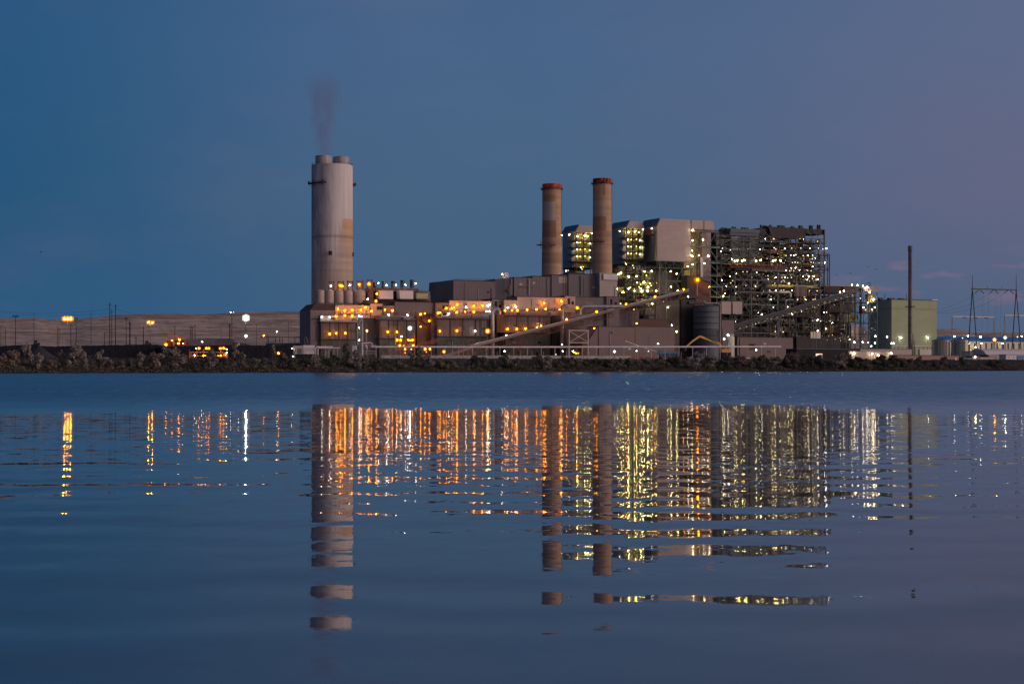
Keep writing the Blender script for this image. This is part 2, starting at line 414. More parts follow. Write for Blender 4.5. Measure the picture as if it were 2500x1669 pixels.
# ------------------------------------------------------------------ lamps
BULB = {}
def put_lamp(b, c, r, housing=True, v_arm=1.6):
    """bright core (slot 0), bracket (slot 1), added halo shell (slot 2)"""
    x, y, z = c
    b.cur = 0; b.ball(c, r * .52)
    if housing: b.cur = 1; b.tube((x, y, z + r * .5), (x, y + v_arm + r, z + r * .9), .12, 4); b.box(x - r * .5, x + r * .5, y - r * .3, y + r * .6, z + r * 1.45, z + r * 1.6)
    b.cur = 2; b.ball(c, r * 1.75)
def lamp_mesh(kind, r, big=False):
    key = (kind, round(r, 1))
    if key not in BULB:
        b = MB(); put_lamp(b, (0, 0, 0), r); BULB[key] = b.build('lamp', [EMI[kind], 'steel_dark', HALO[kind]], data_only=True)
    return BULB[key]
ORD = ['', 'first', 'second', 'third', 'fourth', 'fifth', 'sixth', 'seventh', 'eighth', 'ninth', 'tenth', 'eleventh', 'twelfth', 'thirteenth', 'fourteenth', 'fifteenth', 'sixteenth']
CN = {'orange': 'orange', 'orange_big': 'glaring orange', 'white': 'white', 'white_big': 'glaring white', 'yellow': 'yellow', 'warm': 'warm white'}
LAMPQ = []
def lamps(kind, pts, v, place, group, rpx=2.0, name='wall_lamp', cat='lamp'):
    pts = sorted(pts)
    for i, p in enumerate(pts):
        rp = p[2] if len(p) > 2 else rpx
        if len(pts) == 1: lab = f'{CN[kind]} lamp {place}'
        elif i == len(pts) - 1 and len(pts) > 2: lab = f'rightmost {CN[kind]} lamp {place}'
        else: lab = f'{ORD[i+1]} {CN[kind]} lamp from left {place}'
        if rp < 1.75 and kind + '_dim' in EMI and i % 3: kind_ = kind + '_dim'
        else: kind_ = kind
        LAMPQ.append((rp, P(p[0], p[1], v), kind_, K(p[0], v), lab, group, name, cat))
def flush_lamps(limit=262):
    LAMPQ.sort(key=lambda q: -q[0]); small = {}
    for i, (rp, pos, kind, k, lab, group, name, cat) in enumerate(LAMPQ):
        if i < limit:
            o = bpy.data.objects.new(name, lamp_mesh(kind, rp * k)); COL.objects.link(o)
            o.location = world(pos); o.rotation_euler.z = TH; tag(o, lab, cat, group)
        else: small.setdefault(kind, []).append((pos, rp * k))
    b = MB(); mats = []
    for kind, L in small.items():
        mats += [EMI[kind], 'steel_dark', HALO[kind]]; o = len(mats) - 3
        for pos, r in L:
            n0 = len(b.mi); put_lamp(b, pos, r)
            for q in range(n0, len(b.mi)): b.mi[q] += o
    tag(b.build('small_lamps', mats), 'many tiny white, yellow and orange lamps scattered over the plant', 'lamps', None, 'stuff')

# ------------------------------------------------------------------ chimneys
def stack_material(name, H, paint_z, top_cap=0, spots=(), tan=(.40, .29, .21), paint=(.58, .54, .55)):
    n = NT(name); x, y, z = n.xyz()
    st = n.noise((.33, .33, .018), 6, .7); fine = n.noise((.9, .9, .03), 4, .6, (3, 0, 0)); band = n.noise((.004, .004, .22), 3, .5, (0, 0, 8))
    c = n.mix(n.mr(band, .35, .65), tan, tuple(q * .72 for q in tan))
    c = n.mix(n.mr(fine, .45, .7, 0, .45), c, tuple(q * .6 for q in tan))
    joint = n.mr(n.math('FRACT', n.math('DIVIDE', z, 2.4)), 0, .10, .28, 0)
    c = n.mix(joint, c, tuple(q * .5 for q in tan))
    if paint_z is not None:
        edge = n.math('ADD', paint_z, n.math('MULTIPLY', n.math('MULTIPLY', n.mr(fine, .40, .66), n.mr(x, -4, 5, 1, 0)), -46))
        pm = n.mr(n.math('SUBTRACT', z, edge), -.6, .6); pm = n.math('MAXIMUM', pm, n.math('MULTIPLY', n.mr(n.math('SUBTRACT', z, edge), -34, 0), n.mr(x, -2, 5, .75, 0)))
        pc = n.mix(n.mr(st, .4, .62, 0, .55), paint, tuple(q * .66 for q in paint))
        c = n.mix(pm, c, pc)
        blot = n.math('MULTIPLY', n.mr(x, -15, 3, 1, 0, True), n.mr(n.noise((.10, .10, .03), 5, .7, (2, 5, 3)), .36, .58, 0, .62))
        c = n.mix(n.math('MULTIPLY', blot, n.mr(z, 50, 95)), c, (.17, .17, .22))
    if 'glow' in spots:   # ochre stain fading downwards under the paint edge
        g_ = n.math('MULTIPLY', n.math('MULTIPLY', n.mr(z, paint_z - 36, paint_z, .05, .75), n.math('LESS_THAN', z, paint_z)), n.mr(n.math('ADD', x, n.math('MULTIPLY', st, 8)), 4, 15, 0, 1))
        c = n.mix(g_, c, (.55, .31, .14))
    for (z0, z1, x0, x1, col, amt) in [q for q in spots if q != 'glow']:
        m = n.math('MULTIPLY', n.math('MULTIPLY', n.math('GREATER_THAN', z, z0), n.math('LESS_THAN', z, z1)), n.math('MULTIPLY', n.math('GREATER_THAN', x, x0), n.math('LESS_THAN', n.math('ADD', x, n.math('MULTIPLY', fine, 3)), x1)))
        c = n.mix(n.math('MULTIPLY', m, n.mr(fine, .3, .7, amt, amt * .6)), c, col)
    if top_cap:
        soot = n.mr(n.noise((.5, .5, .12), 3, .5, (1, 1, 1)), .44, .54, 0, 1 if top_cap == 2 else .5)
        red = n.mix(soot, (.50, .09, .035), (.03, .02, .02))
        c = n.mix(n.math('GREATER_THAN', z, H - 4.4), c, red)
    n.col(c); MATS[name] = n.fin(.85, 0, .2)
def ring(b, c, r0, r1, z, n=32, t=.5):
    b.lathe(c, [(r0, z), (r1, z), (r1, z + t), (r0, z + t)], n)
def arc_platform(b, c, r0, r1, z, a0, a1, n=10, t=.45):
    for i in range(n):
        t0 = a0 + (a1 - a0) * i / n; t1 = a0 + (a1 - a0) * (i + 1) / n
        q = [(c[0] + r * math.cos(a), c[1] + r * math.sin(a)) for r, a in ((r0, t0), (r1, t0), (r1, t1), (r0, t1))]
        b.hull([(x, y, z) for x, y in q], [(x, y, z + t) for x, y in q])
        b.tube((q[1][0], q[1][1], z), (q[1][0], q[1][1], z + 1.5), .09, 3)
        b.tube((q[1][0], q[1][1], z + 1.5), (q[2][0], q[2][1], z + 1.5), .09, 3)
def chimney_big():
    v = 260; px = 811; u = upx(px, v); k = K(px, v); c = (u, v)
    z1 = zz(px, 405, v); r = 50 * k; H = z1 - G
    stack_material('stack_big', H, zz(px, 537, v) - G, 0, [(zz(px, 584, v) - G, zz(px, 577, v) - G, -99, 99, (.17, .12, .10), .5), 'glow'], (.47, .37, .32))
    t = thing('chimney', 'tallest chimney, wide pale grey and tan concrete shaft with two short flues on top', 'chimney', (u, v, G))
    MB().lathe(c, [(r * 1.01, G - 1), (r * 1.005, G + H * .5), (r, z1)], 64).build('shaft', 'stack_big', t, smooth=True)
    n = NT('flue'); x, y, z = n.xyz(); f = n.noise((.5, .5, .05), 4, .6)
    n.col(n.mix(n.mr(f, .35, .65), (.42, .40, .41), (.22, .20, .22))); MATS['flue'] = n.fin(.6)
    for a, b_ in ((771, 809), (814.5, 852.5)):
        ua, ue = ub(a, b_, v); rr = (ue - ua) / 2; cc = ((ua + ue) / 2, v); zt = zz(px, 383, v)
        fl = MB().lathe(cc, [(rr, z1 - 1), (rr, zt), (rr * .93, zt + .3), (rr * .9, zt - 1.5), (rr * .88, z1 + 1)], 40).build('flue', 'flue', t, smooth=True)
        g = MB()
        for q in range(4): ring(g, cc, rr, rr + .18, z1 + 1.5 + q * (zt - z1) / 4.2, 40, .25)
        g.build('hoop', 'galv', fl)
    g = MB(); zr = z1
    for i in range(40):
        a = 2 * math.pi * i / 40; a2 = 2 * math.pi * (i + 1) / 40
        p = (c[0] + (r - .3) * math.cos(a), c[1] + (r - .3) * math.sin(a), zr); q = (c[0] + (r - .3) * math.cos(a2), c[1] + (r - .3) * math.sin(a2), zr)
        g.tube(p, (p[0], p[1], zr + 1.4), .1, 3); g.tube((p[0], p[1], zr + 1.4), (q[0], q[1], zr + 1.4), .08, 3)
    g.build('handrail', 'steel_dark', t)
    zp = zz(px, 451, v)
    for a0, a1 in ((-1.0 * math.pi - .4, -math.pi * .69), (-.28, .5)):
        g = MB(); arc_platform(g, c, r, r + 2.9, zp, a0, a1)
        for s_ in (a0 + .15, a1 - .15, (a0 + a1) / 2):
            g.tube((c[0] + (r + 2.4) * math.cos(s_), c[1] + (r + 2.4) * math.sin(s_), zp), (c[0] + r * math.cos(s_), c[1] + r * math.sin(s_), zp - 2.2), .14, 4)
            g.box(c[0] + (r + 2.2) * math.cos(s_) - .5, c[0] + (r + 2.2) * math.cos(s_) + .5, c[1] + (r + 2.2) * math.sin(s_) - .5, c[1] + (r + 2.2) * math.sin(s_) + .5, zp + .4, zp + 2.4)
        g.build('platform', 'steel_dark', t)
    for ang, w_ in ((-math.pi / 2 - .42, 1.2), (-.50, .8)):
        g = MB(); a = ang; x_, y_ = c[0] + r * math.cos(a), c[1] + r * math.sin(a)
        z_ = zz(px, 626, v); g.box(x_ - w_, x_ + w_, y_ - .8, y_ + .8, z_, z_ + 3.2); g.build('opening', 'black', t)
def chimney_red(px, w0, w1, ytop, v, label, cap, spots, stain):
    u = upx(px, v); k = K(px, v); z1 = zz(px, ytop, v); H = z1 - G; c = (u, v)
    rt = w0 / 2 * k; rb = w1 / 2 * k
    stack_material('stack_' + stain, H, None, cap, [((zz(px, b_, v) - G), (zz(px, a, v) - G), x0 * k, x1 * k, col, amt) for a, b_, x0, x1, col, amt in spots], (.45, .30, .20) )
    t = thing('chimney', label, 'chimney', (u, v, G), 'pair of red-topped chimneys')
    MB().lathe(c, [(rb * 1.04, G - 1), (rb, G + H * .28), (rt * 1.005, G + H * .8), (rt, z1), (rt * .86, z1 + .1), (rt * .84, z1 - 3)], 48).build('shaft', 'stack_' + stain, t, smooth=True)
    zc = z1 - 4.5; g = MB(); arc_platform(g, c, rt, rt + 1.5, zc, 0, 2 * math.pi, 24, .35); g.build('platform', 'steel_dark', t)
    g = MB(); a = -.15
    for s_ in (-.35, .35):
        g.tube((c[0] + (rt + 1.0) * math.cos(a) , c[1] + (rt + 1.0) * math.sin(a) + s_, G + H * .3), (c[0] + (rt + 1.0) * math.cos(a), c[1] + (rt + 1.0) * math.sin(a) + s_, z1), .1, 4)
    zq = G + H * .3
    while zq < z1:
        ring(g, (c[0] + (rt + .9) * math.cos(a), c[1] + (rt + .9) * math.sin(a)), .45, .6, zq, 6, .15); zq += 1.9
    g.build('ladder', 'steel', t)
    return t, c, rt
def chimneys():
    chimney_big()
    br = (.16, .08, .055); pl = (.36, .33, .34)
    t, c, rt = chimney_red(1347, 46, 51, 450, 235, 'shorter red-topped chimney with a grey painted patch and a side platform', 1,
        [(495, 539, -60, 2, pl, .9), (540, 582, -60, 5, br, .75), (476, 494, -60, 3, br, .5), (582, 600, -60, 20, br, .25), (618, 645, -60, 60, br, .35)], 'left')
    zp = zz(1347, 601, 235); k = K(1347, 235)
    g = MB(); g.box(c[0] - 46 * k, c[0] - 4 * k, 235 - 11, 235 - 7.5, zp, zp + .5); g.box(c[0] - 46 * k, c[0] - 26 * k, 235 - 7.5, 235 - 2, zp, zp + .5)
    g.rail([(c[0] - 46 * k, 224.3, zp + .5), (c[0] - 8 * k, 224.3, zp + .5)], 1.8, .1)
    for q in (-44, -30): g.tube((c[0] + q * k, 228, zp), (c[0] - 25 * k, 229, zp - 7), .22, 4)
    for q in (-43, -27): g.tube((c[0] + q * k, 226, zp), (c[0] + q * k, 226, zp + 4.5), .14, 4)
    g.build('side_platform', 'steel_dark', t)
    t, c, rt = chimney_red(1470, 45, 51, 437, 225, 'taller red-topped chimney with black soot drips under its rim', 2,
        [(452, 480, -10, 0, (.05, .03, .03), .5), (530, 565, -60, 2, br, .7), (495, 529, -60, 3, pl, .45), (565, 590, -60, 60, br, .3)], 'right')
    zp = zz(1470, 592, 225); g = MB(); arc_platform(g, c, rt + .8, rt + 2, zp, -math.pi * 1.02, -math.pi * .58, 6); g.build('side_platform', 'steel_dark', t)
    # slim steel stack
    v = 210; px = 2222; u = upx(px, v); k = K(px, v); z1 = zz(px, 600, v)
    t = thing('slim_chimney', 'slim lone steel stack standing in front of the green building', 'chimney', (u, v, G))
    n = NT('slim_steel'); f = n.noise((.4, .4, .06), 4, .6); n.col(n.mix(n.mr(f, .35, .65), (.20, .17, .17), (.09, .085, .10))); MATS['slim_steel'] = n.fin(.6, .2)
    r = 5 * k
    MB().lathe((u, v), [(r * 1.1, G - 1), (r, G + 30), (r * .92, z1 - 4), (r * 1.08, z1 - 3.5), (r * 1.08, z1), (r * .8, z1), (r * .8, z1 - 2)], 24).build('shaft', 'slim_steel', t, smooth=True)
    for py in (612, 750, 776, 795, 812, 830):
        g = MB(); ring(g, (u, v), r * .9, r * 1.12, zz(px, py, v), 24, .35); g.build('hoop', 'steel_dark', t)
    g = MB(); arc_platform(g, (u, v), r, r + 2.6, zz(px, 750, v), 0, 2 * math.pi, 12); g.build('platform', 'steel_dark', t)
    g = MB(); g.box(u + r + .6, u + r + 4.5, v - 2, v + 2, G, G + 5); g.tube((u + r + 1.5, v, G), (u + r + 1.5, v, zz(px, 815, v)), .35, 6); g.tube((u + r + 3, v, G), (u + r + 3, v, zz(px, 830, v)), .3, 6); g.build('equipment', 'steel_dark', t)
    g = MB(); g.path([(u - 12, v - 3, G), (u - 12, v - 3, G + 7), (u - 11, v - 3, G + 8.6), (u - 9, v - 3, G + 9), (u - 8, v - 3, G + 7)], 1.0, 8); g.build('elbow_duct', 'pipe_grey', t, smooth=True)
chimneys()

# ------------------------------------------------------------------ generic building blocks
def block(name, label, cat, x0, x1, ytop, v, d, mat, roof='roof_brown', ybot=None, group=None, parapet=.4, door=True, xref=None):
    u0, u1 = ub(x0, x1, v); z1 = zz(x0 if xref is None else xref, ytop, v); z0 = G - .2 if ybot is None else zz(x0, ybot, v)
    t = thing(name, label, cat, (u0, v, G if ybot is None else z0), group)
    MB().box(u0, u1, v, v + d, z0, z1).build('wall', mat, t)
    MB().box(u0 - .3, u1 + .3, v - .3, v + d + .3, z1, z1 + parapet).build('roof', roof, t)
    return t, u0, u1, z0, z1
def clip_house(name, label, x0, x1, ytop, ybot, v, d, mat, roofmat, ch_px=10, chz_px=18, group=None, wallpart=True, roofonly_y=None):
    """boiler house whose roof has both long edges cut off at a slant"""
    u0, u1 = ub(x0, x1, v); z1 = zz(x0, ytop, v); z0 = zz(x0, ybot, v); k = K(x0, v); cu, cz = ch_px * k, chz_px * k
    return u0, u1, z0, z1, cu, cz

def truss(b, p, q, h, n, r=.22, side=None):
    """flat truss between two bottom points, height h up (z)"""
    p = Vector(p); q = Vector(q); H = Vector((0, 0, h))
    b.tube(p, q, r, 4); b.tube(p + H, q + H, r, 4)
    for i in range(n):
        a = p.lerp(q, i / n); c = p.lerp(q, (i + 1) / n)
        b.tube(a, a + H, r * .7, 4)
        if i % 2: b.tube(a, c + H, r * .7, 4)
        else: b.tube(a + H, c, r * .7, 4)
    b.tube(q, q + H, r * .7, 4)

# ------------------------------------------------------------------ boiler houses 1 and 2 (open fronts, lit yellow)
def lit_house(px0, pxf, px1, ytop, yband, levels, ybot, v, label, wallside='clad_sidegrey'):
    """px0 back left edge, pxf front left corner, px1 front right corner"""
    k = K(pxf, v); u0, u1 = ub(pxf, px1, v); d = (pxf - px0) * k / S_ * .98
    z1 = zz(pxf, ytop, v); zb = zz(pxf, yband, v); z0 = zz(pxf, ybot, v)
    t = thing('boiler_house', label, 'boiler house', (u0, v, G), 'boiler houses with lit open fronts')
    cu, cz = 9 * k, 15 * k
    # roof: clipped profile
    MB().ext([(u0, zb), (u1, zb), (u1, z1 - cz), (u1 - cu, z1), (u0 + cu, z1), (u0, z1 - cz)], v, v + d).build('roof', 'clad_pink', t)
    MB().hull([(u0 - .25, v + .4, z1 - cz + .2), (u0 - .25, v + d, z1 - cz + .2), (u0 + cu - .2, v + d, z1 + .25), (u0 + cu - .2, v + .4, z1 + .25)],
              [(u0 - .6, v + .4, z1 - cz + .5), (u0 - .6, v + d, z1 - cz + .5), (u0 + cu - .2, v + d, z1 + .6), (u0 + cu - .2, v + .4, z1 + .6)]).build('roof_slope', 'roof_blue', t)
    # side wall set slightly in
    MB().box(u0 + .4, u0 + 1.0, v + 7, v + d, z0, zb - .1).build('side_wall', wallside, t)
    MB().box(u1 - .45, u1 - .05, v + 1.2, v + d, z0, zb - .1).build('side_wall', wallside, t)  # added on the open right side to keep yellow spill off the next house
    MB().box(u0 + 1.0, u1 - .5, v + d - 1, v + d - .2, z0 - 16, zb - .1).build('back_wall', 'clad_blue', t)
    MB().box(u0 + 2, u1 - 1.5, v + 7.5, v + 8.2, z0, zb - .1).build('inner_wall', 'beige', t)
    for px_ in (0, .33, .66, 1):
        uu = u0 + .4 + (u1 - u0 - .8) * px_; MB().box(uu - .35, uu + .35, v + .2, v + .9, G, zb - .05).build('column', 'steel_dark', t)
    lv = [zz(pxf, y, v) for y in levels]
    random.seed(int(px0))
    for i, z in enumerate(lv):
        MB().box(u0 - 4.5, u1 + 1, v - 1.6, v + 7.4, z - .55, z).build('platform', 'steel_dark', t)
        g = MB(); g.rail([(u0 - 4.5, v - 1.5, z), (u1 + 1, v - 1.5, z)], 1.2, .09, 2.2); g.rail([(u0 - 4.4, v - 1.5, z), (u0 - 4.4, v + 7, z)], 1.2, .09, 2.2); g.build('handrail', 'steel_orange' if i == 0 else 'steel', t)
        top = lv[i - 1] - .6 if i else zb
        g = MB(); n = 3
        for j in range(n):
            a = u0 + (u1 - u0) * (j + .1) / n; b_ = u0 + (u1 - u0) * (j + .9) / n; m_ = (a + b_) / 2
            g.tube((m_, v + 6.6, z), (a, v + 6.6, top), .22, 4); g.tube((m_, v + 6.6, z), (b_, v + 6.6, top), .22, 4)
        g.build('brace', 'beige', t)
        g = MB(); zh = z + 2.6; g.tube((u0 + 1, v + 5.5, zh), (u1 - 1, v + 5.5, zh), .3, 6)
        for j in range(6):
            a = random.uniform(u0 + 1.2, u1 - 1.2); g.tube((a, v + 5.5, z if j % 2 else zh), (a, v + 5.5, zh if j % 2 else top), random.uniform(.2, .45), 6)
        g.build('piping', 'pipe_grey', t)
    # side gallery boxes
    for z in lv[1:]:
        MB().box(u0 - 4, u0 + .2, v + .5, v + 6.5, z + .1, z + 3.4).build('side_cabinet', 'galv', t)
    MB().box(u0 - .5, u1 + 1, v + 1, v + d, z0 - .8, z0 - .05).build('floor_girder', 'steel_dark', t)
    MB().box(u0 - .5, u1 + 3, v + .4, v + 1.0, z0 - 5, z0 - 4.4).build('girder', 'galv', t)
    return t, u0, u1, d, lv
lit_house(1374, 1406, 1462, 549, 567, [588, 604, 621, 638], 651, 262, 'leftmost open-fronted boiler house, glowing yellow between the two red-topped chimneys')
lit_house(1494, 1530, 1574, 539, 557, [580, 597, 614, 632], 642, 262, 'second boiler house, open-fronted and glowing yellow, just right of the taller red-topped chimney')
lamps('yellow', [(1410, 577), (1427.7, 575, 2.8), (1434, 577), (1444.6, 569)], 264, 'on the top floor of the leftmost boiler house', 'lamps of the leftmost boiler house')
lamps('warm', [(1371.5, 574), (1390, 573)], 266, 'under the side eaves of the leftmost boiler house', 'lamps of the leftmost boiler house')
for nm, y in (('second', 592), ('third', 609), ('lowest', 626)):
    lamps('yellow', [(1409, y), (1416.5, y), (1428.6, y - 1), (1440, y + 2)], 266, f'on the {nm} lit floor of the leftmost boiler house', 'lamps of the leftmost boiler house', 1.7)
lamps('yellow', [(1534, 567, 2.6), (1550.5, 565, 2.2), (1559, 567), (1570, 560)], 264, 'on the top floor of the second boiler house', 'lamps of the second boiler house')
lamps('warm', [(1513, 564)], 268, 'under the eaves of the second boiler house', 'lamps of the second boiler house')
for nm, y in (('second', 585), ('third', 602), ('lowest', 619)):
    lamps('yellow', [(1532.6, y), (1541, y), (1553.5, y - 1), (1563, y + 2)], 266, f'on the {nm} lit floor of the second boiler house', 'lamps of the second boiler house', 1.7)

# ------------------------------------------------------------------ big clad boiler house 3
def house3():
    v = 250; k = K(1605, v); u0, u1 = ub(1605, 1686, v); d = 33 * k / S_
    z1 = zz(1605, 533, v); z0 = zz(1605, 636, v)
    t = thing('boiler_house', 'largest boiler house, a pale windowless clad box raised on a steel frame', 'boiler house', (u0, v, G))
    cu, cz = 8 * k, 17 * k
    MB().ext([(u0, z0), (u1, z0), (u1, z1), (u0 + cu, z1), (u0, z1 - cz)], v, v + d).build('wall', 'clad_pink', t)
    MB().hull([(u0 - .2, v + .5, z1 - cz + .1), (u0 - .2, v + d, z1 - cz + .1), (u0 + cu - .3, v + d, z1 + .2), (u0 + cu - .3, v + .5, z1 + .2)],
              [(u0 - .5, v + .5, z1 - cz + .4), (u0 - .5, v + d, z1 - cz + .4), (u0 + cu - .3, v + d, z1 + .5), (u0 + cu - .3, v + .5, z1 + .5)]).build('roof_slope', 'roof_blue', t)
    MB().box(u0 - .4, u0 - .05, v + 4, v + d, z0, zz(1605, 572, v)).build('side_wall', 'clad_sidegrey', t)
    zr = zz(1605, 571, v); MB().box(u0 - 4, u0 - .5, v + 3, v + d, zr - .5, zr).rail([(u0 - 3.9, v + 3, zr), (u0 - 3.9, v + d, zr)], 2.6, .2, 1.6).build('balcony', 'steel_orange', t)
    # right bay with rounded shoulder
    a, b_ = ub(1693, 1748, v); zt = zz(1693, 536, v); zb = zz(1693, 559, v); prof = [(a, zb), (b_, zb)]
    for i in range(7):
        an = i / 6 * math.pi / 2; prof.append((b_ - 8 * k + 8 * k * math.cos(an), zt - 9 * k + 9 * k * math.sin(an)))
    prof.append((a, zt)); MB().ext(prof, v + 3, v + d).build('upper_bay', 'clad_pink', t)
    MB().box(u1 + .05, a - .05, v + 5, v + d, zb, zt - .6).build('recess', 'clad_dark', t)
    m_ = upx(1723, v); MB().box(m_ - .15, m_ + .15, v + 2.7, v + 2.95, zb, zt).build('seam_cover', 'steel_dark', t)
    MB().box(upx(1690, v), upx(1727, v), v + 14, v + 15, zz(1700, 720, v), zb - .05).build('back_wall', 'beige', t)
    MB().box(upx(1727.5, v), upx(1749, v), v + 9, v + 24, G, zb - .05).build('pale_duct', 'clad_pink', t)
    # frame columns & beams
    for px in (1704, 1752):
        x_ = upx(px, v); MB().box(x_ - .4, x_ + .4, v + 1, v + 1.8, G, zz(px, 562, v)).build('column', 'steel', t)
    g = MB(); g.tube(P(1753, 562, v + 1), P(1764, 720, v + 1), .5, 4); g.tube(P(1764, 720, v + 1), (P(1764, 720, v)[0], v + 1, G), .5, 4); g.build('raking_column', 'steel', t)
    for y, a_, b2 in ((562, 1688, 1753), (600, 1687, 1756), (638, 1690, 1757), (670, 1700, 1762), (697, 1700, 1763), (722, 1700, 1764)):
        g = MB(); pa = P(a_, y, v + .4); pb = P(b2, y, v + .4); g.box(pa[0], pb[0], v - .6, v + .9, pa[2] - 1.4, pa[2]); g.build('beam', 'steel', t)
        g = MB(); g.rail([(pa[0], v - .5, pa[2]), (pb[0], v - .5, pa[2])], 1.3, .09, 2.5); g.build('handrail', 'steel', t)
    for (x_, y_, x2, y2) in ((1707, 566, 1727, 598), (1750, 566, 1730, 598), (1690, 576, 1703, 597), (1730, 604, 1751, 636), (1731, 642, 1754, 668), (1726, 672, 1756, 696), (1728, 700, 1760, 722)):
        MB().tube(P(x_, y_, v), P(x2, y2, v), .38, 4).build('brace', 'steel', t)
    g = MB(); g.box(*ub(1709.5, 1714.5, v - 1), v - 2, v - 1, zz(1709, 676, v), zz(1709, 628, v)); g.build('white_panel', 'clad_white', t)
    # under-structure: truss and frame
    zt_ = z0 - .2; zb_ = zz(1605, 653, v)
    g = MB(); truss(g, (u0, v + .5, zb_), (upx(1706, v), v + .5, zb_), zt_ - zb_, 10, .34); g.build('truss', 'steel', t)
    g = MB(); truss(g, (u0, v + d, zb_), (upx(1706, v), v + d, zb_), zt_ - zb_, 10, .34); g.build('truss', 'steel', t)
    MB().box(u0, u1 + 4, v + 1, v + d, zb_ - .4, zb_ + .1).build('floor', 'steel_dark', t)
    for px in (1611, 1627, 1666, 1688):
        for vv in (v + .5, v + d - 1):
            x_ = upx(px, v); MB().box(x_ - .45, x_ + .45, vv - .45, vv + .45, G, zb_ if px > 1612 else z0).build('leg', 'steel', t)
    for y in (685, 714, 745):
        z_ = zz(1611, y, v); MB().box(upx(1611, v), upx(1700, v), v + .1, v + .9, z_ - .5, z_ + .4).build('beam', 'steel', t)
    for (x_, y_, x2, y2) in ((1611, 653, 1627, 684), (1627, 653, 1611, 684), (1646, 685, 1628, 713), (1646, 685, 1665, 713), (1611, 685, 1626, 712), (1627, 715, 1646, 742), (1666, 715, 1647, 742), (1688, 654, 1700, 684), (1666, 655, 1652, 684)):
        MB().tube(P(x_, y_, v + .3), P(x2, y2, v + .3), .33, 4).build('brace', 'steel', t)
    MB().box(u0, u1 + 22, v + d + 1, v + d + 2, G, z0 + 2).build('back_wall', 'clad_grey', t)
    MB().box(upx(1615, v), upx(1690, v), v + 22, v + 24, zz(1611, 714, v), zb_ - .5).build('inner_wall', 'clad_mid', t)
    MB().box(upx(1612, v), upx(1700, v), v + 20, v + 30, G, zz(1611, 730, v)).build('inner_wall', 'clad_mid', t)
house3()
lamps('warm', [(1591, 558), (1691, 562, 3), (1691, 587), (1716, 585, 2.6), (1690, 612), (1688, 623), (1691, 626), (1707, 623), (1729, 625, 3.2), (1720, 643), (1691, 645), (1679, 650)], 248, 'around the largest boiler house', 'lamps of the largest boiler house')
lamps('yellow', [(1637.7, 662), (1652, 668), (1638, 700), (1654.6, 709, 1.7), (1631, 750), (1652, 809, 2.4), (1640, 794)], 249, 'in the steel legs under the largest boiler house', 'lamps under the largest boiler house')

